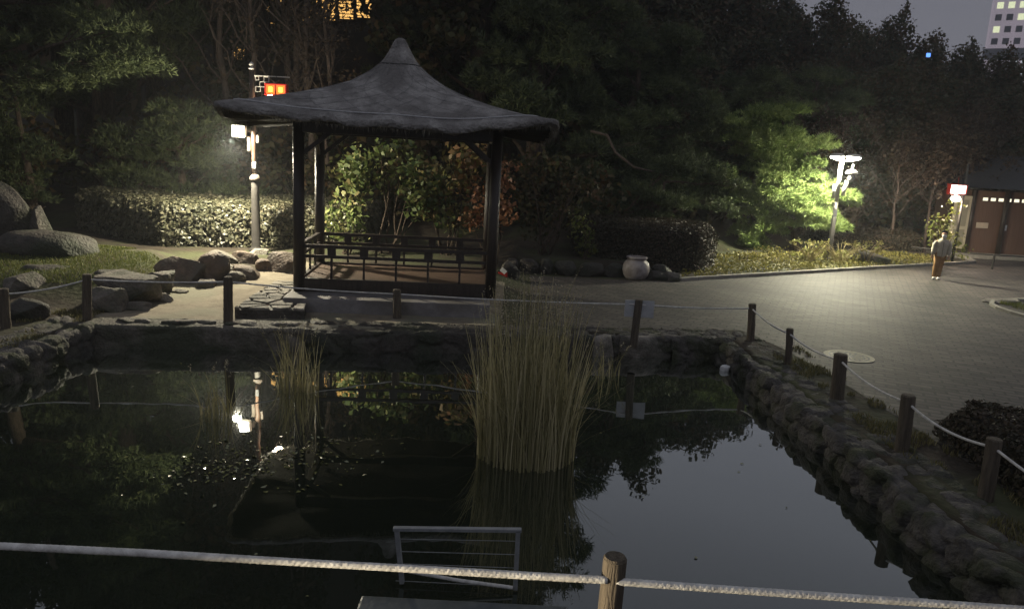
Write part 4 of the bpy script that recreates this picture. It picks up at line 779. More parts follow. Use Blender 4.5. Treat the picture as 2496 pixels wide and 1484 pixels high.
# floating leaves
fc = P(640, 1120); n = 460; X = rng.normal(fc.x, .62, n); Yy = rng.normal(fc.y, .42, n) + (X - fc.x) * .3; c = np.stack([X, Yy, np.full(n, .006)], -1)
extra = np.stack([rng.uniform(-7, 4, 60), rng.uniform(5, 12.5, 60), np.full(60, .006)], -1); c = np.concatenate([c, extra])
v, f_ = leaf_quads(c, unit(rng.normal(size=c.shape) * np.array([.22, .22, .1]) + np.array([0, 0, 1])), .045 * rng.uniform(.4, 1.6, len(c)), .55)
WET = nmat('wet_leaf', (.10, .11, .04), (.2, .2, .08), 9, .12, 0, spec=1.0)
tag(mesh_obj('floating_leaves', v, f_, WET), 'small wet leaves floating where the lamp is mirrored in the pond', 'leaves', kind='stuff')

# ------------------------------------------------------------------ rope fence
TOPR = {}
def post(vx, vyb, vyt, z, label, r=.075, m=POSTWOOD, vxt=None):
    b_ = P(vx, vyb, z); t_ = Y(vxt if vxt is not None else vx, vyt, b_.y); mb = MB(); h = t_.z - b_.z; dx = max(-.08, min(.08, t_.x - b_.x)) 
    mb.tube([(0, 0, -.15), (dx * .5, 0, h * .5), (dx, 0, h - .015)], [r * 1.05, r, r], 16); mb.tube([(dx, 0, h - .016), (dx, 0, h)], [r, r * .82], 16)
    o = mb.build('rope_post', m, None, True); o.location = b_; o.data.set_sharp_from_angle(angle=R(40)); tag(o, label, 'fence post', 'log posts of the rope fence'); return Vector((b_.x + dx, b_.y, b_.z + h - .10))
FP = [post(15, 795, 703, .45, 'dark log post at the far left edge', .08, vxt=8), post(212, 777, 668, .45, 'dark log post in front of the ledge rocks', .08), post(556, 787, 674, .45, 'log post standing in the lit sand at the pond edge', .085),
      post(968, 772, 705, .45, 'short log post in front of the pavilion steps', .085), post(1545, 828, 730, .42, 'log post carrying the white sheet, right of the reeds', .075, vxt=1558), post(1830, 828, 740, .42, 'log post at the corner of the fence', .075, vxt=1834),
      post(1921, 890, 800, .42, 'thin log post right after the fence corner', .06, vxt=1926), post(2040, 972, 862, .42, 'thick black-topped log post in front of the manhole cover', .10, vxt=2050), post(2198, 1100, 962, .42, 'log post at the left end of the low brown hedge', .085, vxt=2215),
      post(2402, 1215, 1068, .42, 'log post in front of the low brown hedge', .08, vxt=2425)]
FP.append(Vector((5.45, 5.9, .92)))
tt = MB(); tt.tube([(5.42, 5.9, .3), (5.45, 5.9, 1.02)], .08, 14); tag(tt.build('rope_post', POSTWOOD, None, True), 'log post just outside the right edge', 'fence post', 'log posts of the rope fence')
def rope_pts(a, b_, sag, n=24): return [a.lerp(b_, i / n) - Vector((0, 0, sag * 4 * (i / n) * (1 - i / n))) for i in range(n + 1)]
def twisted(pts, r, name, label, group=None, strands=3, pitch=7.0, m=ROPE):
    pts = [Vector(p_) for p_ in pts]; mb = MB(); L_ = 0; acc = [0]
    for i in range(1, len(pts)): L_ += (pts[i] - pts[i - 1]).length; acc.append(L_)
    n = max(len(pts), int(L_ / (r * .8))); S_ = np.linspace(0, L_, n); Q = [Vector([float(np.interp(s_, acc, [p_[k] for p_ in pts])) for k in range(3)]) for s_ in S_]
    for j in range(strands):
        out = []
        for i, q_ in enumerate(Q):
            d = (Q[min(i + 1, n - 1)] - Q[max(i - 1, 0)]).normalized(); s1 = d.cross(Vector((0, 0, 1))).normalized(); s2 = s1.cross(d); a = S_[i] * 2 * PI / (r * pitch) + 2 * PI * j / strands
            out.append(q_ + (s1 * math.cos(a) + s2 * math.sin(a)) * r * .12)
        mb.tube(out, r * .89, 8)
    return tag(mb.build(name, m, None, True), label, 'rope', group)
labs = ['from the left edge to the second post', 'across the front of the ledge rocks', 'from the sand to the short post before the pavilion', 'running behind the reeds', 'from the white sheet to the corner post', 'from the corner post to the thin post', 'crossing the left side of the manhole cover', 'from the black-topped post to the low hedge', 'along the left half of the low brown hedge', 'at the right edge beyond the last post']
sags = [.05, .03, .03, .03, .03, .06, .07, .08, .09, .05]
# the rope's left end beyond the first post
for i in range(10):
    twisted(rope_pts(FP[i], FP[i + 1], sags[i]), .016 if i > 3 else .015, 'fence_rope', 'pale fence rope ' + labs[i], 'ropes strung between the fence posts', 3, 6, ROPE)
# near rope and post
nb = Y(1500, 1355, 3.3); mb = MB(); mb.tube([(nb.x - .03, 3.3, .7), (nb.x - .01, 3.3, 1.4), (nb.x, 3.3, nb.z - .012)], [.062, .06, .058], 24); mb.tube([(nb.x, 3.3, nb.z - .013), (nb.x, 3.3, nb.z)], [.058, .05], 24)
o = mb.build('rope_post', POSTWOOD, None, True); o.data.set_sharp_from_angle(angle=R(40)); tag(o, 'nearest log post, cut off by the bottom edge, its left side lit', 'fence post', 'log posts of the rope fence')
twisted([Y(-250, 1318, 3.32), Y(0, 1330, 3.31), Y(350, 1347, 3.3), Y(700, 1368, 3.3), Y(1100, 1391, 3.29), Y(1300, 1403, 3.28), Y(1480, 1413, 3.26)], .019, 'fence_rope', 'thick white rope crossing the near foreground left of the post', 'ropes strung between the fence posts', 3, 5)
twisted([Y(1500, 1416, 3.26), Y(1750, 1434, 3.28), Y(2100, 1458, 3.3), Y(2500, 1485, 3.3), Y(2800, 1508, 3.3)], .019, 'fence_rope', 'thick white rope crossing the near foreground right of the post', 'ropes strung between the fence posts', 3, 5)
# white sheet behind the fence post
a = Y(1524, 730, 14.25); b_ = Y(1592, 775, 14.25)
mb = MB(); mb.box(((a.x + b_.x) / 2, 14.24, (a.z + b_.z) / 2), (b_.x - a.x, .012, a.z - b_.z), None, .004); tag(mb.build('notice_board', SIGNWHITE), 'small blank white sheet fixed behind the fence post right of the reeds', 'sign')

# white wire frame at the water's near edge
fy = 6.05; t_ = thing('wire_frame', 'pale metal frame with thin wires standing in the water near the front rope', 'metal frame'); fl, fr_ = P(974, 1440, .03), P(1256, 1440, .03); tl, tr_ = Y(967, 1288, fy), Y(1263, 1291, fy)
FRM = nmat('galvanised_frame', (.16, .17, .18), (.26, .27, .28), 12, .5, .05)
for a_, b_ in ((fl, tl), (fr_, tr_)): mb = MB(); mb.bar((a_.x, fy, .02), (b_.x, fy, b_.z), .04, .05); mb.build('upright', FRM, t_)
mb = MB(); mb.bar((tl.x - .03, fy, tl.z), (tr_.x + .03, fy, tr_.z), .05, .03); mb.build('top_rail', FRM, t_)
for q_ in (.18, .40, .62, .93): 
    a_, b_ = Vector((tl.x, fy, tl.z * (1 - q_))), Vector((tr_.x, fy, tr_.z * (1 - q_) )); mb = MB(); mb.tube([a_, b_], .0035, 6); mb.build('wire', FRM, t_)
twisted([Vector((tl.x + .03, fy - .03, .17)), Vector((0 - .35, fy - .04, .10)), Vector((tr_.x - .02, fy - .03, .05))], .017, 'short_rope', 'short slack rope tied across the foot of the pale wire frame', None, 3, 7)
a_, b_ = P(872, 1478), P(1385, 1486); mb = MB(); mb.box(((a_.x + b_.x) / 2, 5.42, -.055), (b_.x - a_.x, .84, .14), None, .02); tag(mb.build('concrete_slab', nmat('wet_concrete', (.06, .07, .07), (.11, .12, .12), 4, .35, .2)), 'pale wet concrete slab level with the water under the wire frame', 'slab')

# ------------------------------------------------------------------ street lamp, left
lx, ly, lz = -7.22, 20.5, .82
sl = thing('street_lamp', 'tall tan park lamp with white flood box and red lantern before the hedge', 'street lamp', (lx, ly, lz))
mb = MB(); mb.lathe([(.20, -.1), (.20, .10), (.15, .14), (.12, .2), (.11, 1.6), (.105, 1.95), (.10, 2.0)], 20); mb.build('lower_pole', POLEGREY, sl, True)
mb = MB(); mb.lathe([(.10, 1.98), (.15, 2.02), (.15, 2.08), (.11, 2.13), (.075, 2.17)], 20); mb.build('collar', FITTING, sl, True)
mb = MB(); mb.tube([(0, 0, 2.1), (-.03, 0, 3.6), (-.05, 0, 4.92)], [.072, .068, .062], 18); mb.build('upper_pole', POLETAN, sl, True)
mb = MB(); mb.lathe([(.03, 4.9), (.075, 4.93), (.075, 4.96), (.035, 4.98), (.03, 5.0), (.06, 5.03), (.06, 5.08), (.01, 5.12)], 16, (-.05, 0, 0)); mb.build('finial', POLEWHITE, sl, True)
mb = MB(); x0 = .02; zt = 4.77
mb.bar((x0, 0, zt), (x0 + .95, 0, zt), .025, .025, .003)
def sq(x_, z_, s_=.13):
    for a_, b_ in (((x_, z_), (x_ + s_, z_)), ((x_ + s_, z_), (x_ + s_, z_ - s_)), ((x_ + s_, z_ - s_), (x_, z_ - s_)), ((x_, z_ - s_), (x_, z_))): mb.bar((a_[0], 0, a_[1]), (b_[0], 0, b_[1]), .018, .018, .002)
sq(x0 + .26, zt - .02); sq(x0 + .15, zt - .15); sq(x0 + .03, zt - .28); sq(x0 + .03, zt - .02, .09)
mb.build('bracket', POLEWHITE, sl)
ln = thing('lantern', None, None, (.62, -.02, 4.43)); ln.parent = sl
def lantern(par, w, h, d, mf, mp, mp2):
    mb = MB()
    for x_ in (-w / 2, 0, w / 2): mb.box((x_, 0, 0), (.04, d + .01, h), None, .004)
    for z_ in (-h / 2, h / 2): mb.box((0, 0, z_), (w + .05, d + .03, .035), None, .006)
    mb.build('lantern_frame', mf, par)
    for s_ in (-1, 1): mb = MB(); mb.box((s_ * w / 4, 0, 0), (w / 2 - .035, d - .03, h - .04), None, .01); mb.build('paper_panel', mp, par); mb = MB(); mb.box((s_ * w / 4, 0, 0), (w / 4 - .03, d + .0, h * .5), None, .01); mb.build('paper_motif', mp2, par)
lantern(ln, .54, .27, .2, REDPAINT, LANTERNRED, LANTERNYEL)
mb = MB(); mb.tube([(0, 0, .13), (0, 0, .39)], .008, 6); mb.build('hanger', DARKMETAL, ln)
mb = MB(); mb.lathe([(.03, -.13), (.11, -.15), (.14, -.19), (.12, -.23), (.05, -.25)], 16, (-.10, -.04, 0)); mb.build('bulb', BULB, ln, True)
fl_ = thing('flood_head', None, None, (-.26, -.42, 3.30)); fl_.parent = sl
mb = MB(); mb.box((0, .03, .0), (.34, .14, .30), None, .015); mb.build('housing', POLEWHITE, fl_)
mb = MB(); mb.box((-.01, -.053, .02), (.28, .02, .22), None, .004); mb.build('led_lens', LED, fl_)
mb = MB(); mb.bar((.12, .09, .02), (.22, .42, .02), .04, .05); mb.build('arm', FITTING, fl_)
mb = MB(); mb.tube([(-.14, 0, 2.78), (-.14, 0, 3.16)], .06, 14); mb.bar((-.14, 0, 2.98), (0, 0, 2.98), .03, .03); mb.build('loudspeaker', FITTING, sl, True)
mb = MB(); mb.box((.10, -.02, 3.12), (.07, .10, .20), None, .012); mb.build('junction_box', FITTING, sl)
mb = MB(); mb.box((.0, -.078, 2.42), (.09, .012, .16), None, .003); mb.build('sticker', SIGNWHITE, sl)
# ------------------------------------------------------------------ street lamp, right
sl = thing('street_lamp', 'white park lamp with twin glowing heads beside the bright green pine', 'street lamp', (12.03, 28.3, .48))
mb = MB(); mb.lathe([(.16, 0), (.16, .16), (.10, .2), (.09, .4), (.085, 2.3)], 18); mb.build('lower_pole', POLEGREY, sl, True)
mb = MB(); mb.tube([(0, 0, 2.28), (.0, 0, 3.9)], [.075, .065], 16); mb.build('upper_pole', POLEWHITE, sl, True)
mb = MB(); mb.bar((-.25, 0, 3.86), (.48, 0, 3.86), .05, .05); mb.build('crossbar', POLEWHITE, sl)
for s_ in (-.2, .42):
    hd = thing('lamp_head', None, None, (s_, -.04, 4.02)); hd.parent = sl
    mb = MB(); mb.lathe([(.03, .08), (.20, .06), (.26, .0), (.27, -.04)], 20); mb.build('shade', POLEWHITE, hd, True)
    mb = MB(); mb.lathe([(.25, -.045), (.22, -.11), (.10, -.14)], 20); mb.build('lens', LED, hd, True)
cmr = thing('dome_camera', None, None, (.38, -.12, 3.42)); cmr.parent = sl
mb = MB(); mb.lathe([(.02, .32), (.03, .12), (.17, .06), (.23, -.02), (.20, -.05)], 20); mb.build('hood', POLEWHITE, cmr, True)
mb = MB(); mb.lathe([(.03, -.08), (.11, -.12), (.13, -.22), (.09, -.31), (.02, -.34)], 16); mb.build('lens_dome', nmat('smoked_dome', (.2, .2, .2), (.3, .3, .3), 5, .1, 0), cmr, True)
for (x_, z_, r_, h_, tl_) in ((.18, 2.55, .07, .55, .18), (-.16, 2.45, .06, .5, 0)):
    mb = MB(); mb.tube([(x_, -.05, z_), (x_ + tl_ * h_, -.05, z_ + h_)], r_, 14); mb.bar((x_, -.02, z_ + h_ / 2), (0, 0, z_ + h_ / 2), .03, .03); mb.build('loudspeaker', POLEWHITE, sl, True)
mb = MB(); mb.box((-.02, -.09, 1.9), (.12, .03, .30), None, .004); mb.build('notice', WHITEPAINT, sl)
# ------------------------------------------------------------------ lantern by the gatehouse
g0 = Y(2333, 462, 30.6)
sl = thing('street_lamp', 'park lamp with a glowing white lantern among trees beside the gatehouse', 'street lamp', (g0.x + .25, 30.6, .45)); hz = g0.z - .45
mb = MB(); mb.tube([(0.1, .1, 0), (0.1, .1, hz + 1.05)], [.06, .045], 12); mb.build('pole', POLEGREY, sl, True)
mb = MB(); mb.bar((.1, .1, hz + .5), (-.35, .0, hz + .5), .03, .03); mb.build('bracket', POLEGREY, sl)
ln = thing('lantern', None, None, (-.25, 0, hz)); ln.parent = sl
mb = MB(); mb.box((0, 0, .19), (.72, .28, .05), None, .01); mb.box((0, 0, -.19), (.66, .26, .03), None, .01)
for x_ in (-.33, .33): mb.box((x_, 0, 0), (.03, .24, .36), None, .004)
mb.tube([(0, 0, .2), (0, 0, .5)], .01, 6); mb.build('lantern_frame', REDPAINT, ln)
mb = MB(); mb.box((0, 0, 0), (.60, .20, .33), None, .03); mb.build('paper_panel', LANTERNWHITE, ln)
mb = MB(); mb.lathe([(.04, -.24), (.15, -.3), (.19, -.38), (.16, -.46), (.05, -.5)], 16); mb.build('bulb', BULB, ln, True)

# ------------------------------------------------------------------ jar, red box, float, manhole
mb = MB(); jr = [(.22, 0), (.27, .02), (.345, .14), (.385, .3), (.385, .42), (.345, .56), (.27, .64), (.255, .66), (.285, .69), (.30, .72), (.295, .75), (.255, .76), (.235, .72), (.24, .6)]
mb.lathe([(r_ * 1.06, z_ * .90) for r_, z_ in jr], 40); jar = mb.build('storage_jar', CERAMIC, None, True); jp = P(1552, 684, .42); jar.location = (jp.x, jp.y + .3, .42)
jar.data.set_sharp_from_angle(angle=R(60)); tag(jar, 'big pale round-bellied storage jar standing before the low stone wall', 'jar')
rb = thing('extinguisher_box', 'small red box with a tilted white card right of the pavilion', 'red box', P(1226, 688, .43), -.2)
mb = MB(); mb.box((0, 0, .15), (.26, .22, .30), None, .02); mb.build('box_body', REDPAINT, rb)
mb = MB(); mb.box((0.03, -.15, .34), (.17, .015, .12), Matrix.Rotation(R(38), 3, 'Y'), .003); mb.build('card', WHITEPAINT, rb)
mb = MB(); mb.box((0, 0, .32), (.28, .24, .03), None, .008); mb.build('lid', DARKMETAL, rb)
fb = P(1768, 903, 0); v = place(rock((.22, .16, .16), 2.4, 77, .03), (0, 0, 0), .2); o = mesh_obj('float', v, ICO4[1], nmat('white_plastic', (.62, .62, .62), (.74, .74, .73), 6, .4, .05), smooth=True); o.location = (fb.x, fb.y, -.035); tag(o, 'white oval float on the water at the far right corner of the pond', 'float')
mc = P(2069, 869, .42); mh = thing('manhole_cover', 'round pale patterned manhole cover in the plaza paving', 'manhole cover', (mc.x, mc.y, .4215), .3)
MY = nmat('worn_cover_pale', (.36, .33, .22), (.46, .42, .28), 9, .7, .1); MD = nmat('worn_cover_dark', (.05, .05, .045), (.08, .08, .07), 9, .6, .1)
mb = MB(); mb.lathe([(.46, -.02), (.46, .004), (.45, .008), (.01, .008)], 48); mb.build('cover_plate', MD, mh)
def ring(r0, r1, z, m, name, n=48, gaps=None):
    vs_, fs_ = [], []
    for k in range(n):
        if gaps and (k % gaps) == gaps - 1: continue
        a0, a1 = 2 * PI * k / n, 2 * PI * (k + 1) / n; b0 = len(vs_)
        vs_ += [(r0 * math.cos(a0), r0 * math.sin(a0), z), (r1 * math.cos(a0), r1 * math.sin(a0), z), (r1 * math.cos(a1), r1 * math.sin(a1), z), (r0 * math.cos(a1), r0 * math.sin(a1), z)]; fs_.append((b0, b0 + 1, b0 + 2, b0 + 3))
    return mesh_obj(name, vs_, fs_, m, mh)
ring(.37, .455, .0115, MY, 'outer_ring'); ring(.29, .335, .0115, MY, 'inner_ring', 48, 4); ring(.10, .26, .0115, MY, 'centre_pattern', 30, 2)

# kerbs
def kerb(pts, label, w=.14, h=.15, z=.42):
    mb = MB()
    for i in range(len(pts) - 1):
        a_, b_ = Vector(pts[i]), Vector(pts[i + 1]); L_ = (b_ - a_).length; n_ = max(1, round(L_ / 1.0))
        for k in range(n_): p0 = a_.lerp(b_, k / n_); p1 = a_.lerp(b_, (k + 1) / n_); d = (p1 - p0).normalized() * .006; mb.bar((p0.x + d.x, p0.y + d.y, z + h / 2 - .04), (p1.x - d.x, p1.y - d.y, z + h / 2 - .04), w, h, .012)
    return tag(mb.build('kerb', KERB), label, 'kerb')
kp = [Vector((p_.x, p_.y + .07, 0)) for p_ in KPT]; fine = []
for i in range(len(kp) - 1): fine += [kp[i].lerp(kp[i + 1], j / 3) for j in range(3)]
e_ = kp[-1]; fine += [e_, e_ + Vector((.8, .55, 0)), e_ + Vector((1.2, 1.5, 0)), e_ + Vector((1.1, 2.8, 0)), e_ + Vector((.5, 4.6, 0))]
kerb(fine, 'long pale stone kerb along the yellow-green planting')
kb = [P(2505, 776, .42), P(2470, 766, .42), P(2432, 754, .42), P(2416, 744, .42), P(2420, 737, .42), P(2450, 734, .42), P(2520, 733, .42)]
kerb([Vector((p_.x, p_.y, 0)) for p_ in kb], 'curved stone kerb of the small bed at the right edge', .12, .12)
pt = np.array([[x_, y_, .45] for x_, y_ in zip(rng.uniform(13.9, 17, 2500), rng.uniform(19.4, 21.0, 2500)) if True]); blades('bed_grass', pt, .09, .014, GRASS, .6, 'grass in the small kerbed bed at the right edge', 'grass', 'stuff')
# path barrier by the gatehouse
br = thing('path_barrier', 'thin post-and-rail barrier across the lit path before the gatehouse', 'barrier', (0, 0, 0)); bpz = P(2418, 656, .42)
mb = MB(); mb.tube([(bpz.x, bpz.y, .35), (bpz.x, bpz.y, 1.0)], .04, 10); mb.build('barrier_post', POLEGREY, br)
mb = MB(); mb.tube([(bpz.x - 2.5, bpz.y + 1.6, .98), (bpz.x, bpz.y, .98), (bpz.x + 4, bpz.y + .6, .93)], .025, 8); mb.build('barrier_rail', POLEGREY, br)

# ------------------------------------------------------------------ gatehouse at right
gh = thing('gatehouse', 'traditional brown gatehouse with a dark hipped roof behind the trees', 'building', (20.5, 34.6, .42))
WALLB = nmat('brown_board_wall', (.11, .065, .045), (.17, .10, .07), 3, .6, .2, stretch=(8, 8, .4)); CREAM = nmat('cream_door_paint', (.42, .38, .27), (.52, .47, .34), 3, .6, .1); TILE = nmat('dark_roof_tiles', (.03, .032, .035), (.06, .062, .066), 6, .7, .6, stretch=(1, 6, 1))
mb = MB(); mb.box((2.6, 1.5, 1.5), (4.3, 3.0, 3.0)); mb.build('wall', WALLB, gh)
mb = MB(); mb.box((2.6, -.6, .07), (6.6, 1.6, .14), None, .02); mb.build('step', KERB, gh)
for x_ in (.42, 1.95, 3.6): mb = MB(); mb.tube([(x_, -.12, .14), (x_, -.12, 3.0)], .11, 14); mb.build('pillar', WOOD, gh, True)
dr = MB(); dr.box((-.12, -.25, 1.52), (.78, .05, 2.42), None, .01); dr_ = dr.build('door', CREAM, gh)
mb = MB(); mb.box((-.12, -.285, 1.95), (.52, .03, 1.2), None, .01); mb.box((-.12, -.285, .85), (.52, .03, .7), None, .01); mb.build('door_panel', nmat('cream_dark', (.24, .23, .17), (.30, .28, .20), 4, .6, .1), dr_)
LITW = emit('lit_window_cream', (1.0, .92, .68), 1.3)
for i in range(7):
    wn = MB(); wn.box((1.0 + i * .36, -.03, 2.62), (.28, .03, .20), None, .004); wf = wn.build('window', WOOD, gh); mb = MB(); mb.box((1.0 + i * .36, -.055, 2.62), (.22, .02, .14)); mb.build('pane', LITW, wf)
mb = MB(); mb.box((1.05, -.06, 1.42), (.55, .03, .26), None, .006); mb.build('name_board', nmat('pale_board', (.5, .42, .32), (.6, .5, .38), 4, .6, .05), gh)
mb = MB(); mb.box((2.15, -.06, 1.36), (.10, .03, .26), None, .006); mb.build('notice', WHITEPAINT, gh)
vs_ = []; NR = 9
for i in range(NR):
    t__ = i / (NR - 1); z_ = 3.0 + 1.5 * t__ ** 1.5; ex = 1.5 * (1 - t__); 
    for (sx_, sy_) in ((-1, -1), (1, -1), (1, 1), (-1, 1)): vs_.append((2.6 + sx_ * (2.0 + ex), 1.5 + sy_ * (.06 + 2.7 * (1 - t__)), z_ + (.12 * (1 - t__) ** 6)))
fs_ = [(i * 4 + k, i * 4 + (k + 1) % 4, i * 4 + 4 + (k + 1) % 4, i * 4 + 4 + k) for i in range(NR - 1) for k in range(4)] + [(3, 2, 1, 0), tuple((NR - 1) * 4 + k for k in range(4))]
rf = mesh_obj('roof', vs_, fs_, TILE, gh)
mb = MB(); mb.box((2.6, 1.5, 4.56), (4.3, .3, .2), None, .03); mb.build('ridge', TILE, rf)

# ------------------------------------------------------------------ orange-lit hall behind the trees, tower beyond the park
oh = thing('hall', 'building with orange-lit slatted windows glimpsed through the trees at top', 'building', (-14, 50, 0)); HW = nmat('hall_wall', (.03, .025, .02), (.05, .04, .035), 2, .8, .1)
mb = MB(); mb.box((0, 3, 15.5), (22, 6, 31)); mb.build('wall', HW, oh); ORW = emit('lit_window_orange', (1.0, .55, .16), 1.25)  # wall raised far above the windows to block sky from the pond reflection
def hallwin(x0, x1, z0, z1, slat=True):
    x0 += 14; x1 += 14; wn = MB(); 
    for a_, b_ in (((x0, z0), (x1, z0)), ((x1, z0), (x1, z1)), ((x1, z1), (x0, z1)), ((x0, z1), (x0, z0))): wn.bar((a_[0], -.04, a_[1]), (b_[0], -.04, b_[1]), .06, .08, 0)
    k = x0 + .3
    z_ = z0 + .14
    while z_ < z1: wn.box(((x0 + x1) / 2, -.05, z_), ((x1 - x0), .03, .045), None); z_ += .2
    wf = wn.build('window', HW, oh); mb = MB(); mb.box(((x0 + x1) / 2, -.01, (z0 + z1) / 2), (x1 - x0, .015, z1 - z0)); mb.build('pane', ORW, wf)
hallwin(-18.9, -18.1, 9.0, 11.0)
for x_ in np.arange(-16.7, -10.0, 1.15): hallwin(x_, x_ + 1.0, 11.3 + .12 * (x_ + 16.7), 13.6)
tw = thing('office_tower', 'tall pinkish office tower with lit and dark windows in the top right corner', 'building', (147.6, 250, 0), -.50)
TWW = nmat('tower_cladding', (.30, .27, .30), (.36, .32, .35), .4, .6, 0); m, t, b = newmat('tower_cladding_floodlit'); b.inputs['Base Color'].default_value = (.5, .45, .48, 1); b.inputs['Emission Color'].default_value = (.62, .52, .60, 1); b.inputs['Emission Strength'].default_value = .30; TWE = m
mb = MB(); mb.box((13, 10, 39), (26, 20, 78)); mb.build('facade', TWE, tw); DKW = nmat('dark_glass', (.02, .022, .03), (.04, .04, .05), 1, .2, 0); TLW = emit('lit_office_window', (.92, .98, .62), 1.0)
for x_ in (6.1, 12.2, 18.3): mb = MB(); mb.box((x_, -.2, 39), (.55, .4, 78)); mb.build('pier', TWE, tw)
random.seed(5)
lit = {(1, 0), (2, 2), (2, 3), (3, 0), (3, 1), (3, 2), (3, 3), (4, 0), (4, 1), (4, 2), (1, 5), (5, 1), (5, 3)}
for r_ in range(9):
    for c_ in range(6):
        x_ = 1.7 + c_ * 3.02; z_ = 47.6 + r_ * 3.62
        if r_ < 2 and c_ < 2 and r_ == 0: pass
        mb = MB(); mb.box((x_, -.02, z_), (1.75, .08, 1.9)); mb.build('window', TLW if (r_, c_) in lit or r_ > 6 and random.random() < .7 else DKW, tw)
mb = MB(); mb.box((11, -.5, 43.6), (24, 3.0, 3.2)); mb.build('podium_roof', nmat('tower_dark_ledge', (.06, .06, .065), (.09, .09, .095), 1, .7, 0), tw)
for k in range(7): mb = MB(); mb.box((7.2 + k * 1.5, -.06, 38.6), (.8, .08, 6.0)); mb.build('lobby_window', emit('lit_lobby', (.85, .9, 1.0), .8) if k == 0 else bpy.data.materials['lit_lobby'], tw)
bl_ = Y(2263, 135, 44); mb = MB(); mb.box((0, 0, 0), (.22, .05, .2), None, .03); o = mb.build('signal_light', emit('blue_signal', (.12, .3, 1.0), 2)); o.location = (bl_.x, 40.5, 0); bl2 = Y(2263, 135, 40.5); o.location = bl2; tag(o, 'tiny blue light shining out of the dark tree mass', 'light')

# ------------------------------------------------------------------ the walking person
def skin(name, joints, edges, m, parent, sub=2, root=0):
    me = bpy.data.meshes.new(name); names = list(joints); me.from_pydata([joints[k][0] for k in names], [], []); me = bpy.data.meshes.new(name)
    me.from_pydata([joints[k][0] for k in names], [(names.index(a_), names.index(b_)) for a_, b_ in edges], []); o = bpy.data.objects.new(name, me); C.objects.link(o)
    md = o.modifiers.new('skin', 'SKIN'); md.use_smooth_shade = True; md.branch_smoothing = .5
    for i, k in enumerate(names):
        r_ = joints[k][1]; me.skin_vertices[0].data[i].radius = r_ if hasattr(r_, '__len__') else (r_, r_); me.skin_vertices[0].data[i].use_root = (i == root)
    s_ = o.modifiers.new('sub', 'SUBSURF'); s_.levels = sub; s_.render_levels = sub
    dg = bpy.context.evaluated_depsgraph_get(); dg.update(); nm = bpy.data.meshes.new_from_object(o.evaluated_get(dg)); o.modifiers.clear(); o.data = nm; nm.name = name; nm.materials.clear(); nm.materials.append(m)
    nm.polygons.foreach_set('use_smooth', np.ones(len(nm.polygons), bool)); o.parent = parent; return o
pf = P(2281, 681, .42); per = thing('person', 'person in a beige jacket, tan trousers and white mask walking across the plaza', 'person', (pf.x, pf.y, .4255), -.3)
SKIN_ = nmat('skin', (.40, .23, .16), (.48, .29, .21), 6, .55, 0); JACK = nmat('beige_jacket', (.38, .34, .27), (.50, .45, .36), 9, .85, .5, dist=.01); TROU = nmat('tan_trousers', (.27, .155, .065), (.36, .21, .095), 9, .85, .5, dist=.01); HAIR = nmat('black_hair', (.008, .006, .005), (.018, .014, .012), 20, .5, .2); WSH = nmat('white_shoe', (.5, .48, .44), (.62, .6, .56), 9, .6, .1)
J = {'pelvis': ((.02, 0, .90), (.145, .10)), 'waist': ((.025, 0, 1.04), (.13, .095)), 'chest': ((.03, 0, 1.22), (.15, .10)), 'neckb': ((.035, .01, 1.37), (.07, .06)), 'neck': ((.035, 0, 1.43), (.05, .05)), 'jaw': ((.035, -.015, 1.49), (.070, .078)), 'head': ((.035, 0, 1.57), (.084, .10)), 'crown': ((.035, .01, 1.64), (.062, .078)),
     'sl': ((-.15, 0, 1.33), (.055, .055)), 'el': ((-.225, 0, 1.07), (.042, .042)), 'wl': ((-.25, -.04, .86), (.03, .03)), 'sr': ((.22, 0, 1.33), (.055, .055)), 'er': ((.30, .03, 1.08), (.042, .042)), 'wr': ((.27, -.04, .87), (.03, .03)),
     'hl': ((-.06, 0, .86), (.09, .09)), 'kl': ((-.075, -.06, .48), (.055, .055)), 'al': ((-.075, .0, .09), (.038, .038)), 'hr': ((.10, 0, .86), (.09, .09)), 'kr': ((.07, .02, .47), (.055, .055)), 'ar': ((.045, -.06, .09), (.038, .038))}
E = [('pelvis', 'waist'), ('waist', 'chest'), ('chest', 'neckb'), ('neckb', 'neck'), ('neck', 'jaw'), ('jaw', 'head'), ('head', 'crown'), ('chest', 'sl'), ('sl', 'el'), ('el', 'wl'), ('chest', 'sr'), ('sr', 'er'), ('er', 'wr'), ('pelvis', 'hl'), ('hl', 'kl'), ('kl', 'al'), ('pelvis', 'hr'), ('hr', 'kr'), ('kr', 'ar')]
body = skin('body', J, E, SKIN_, per)
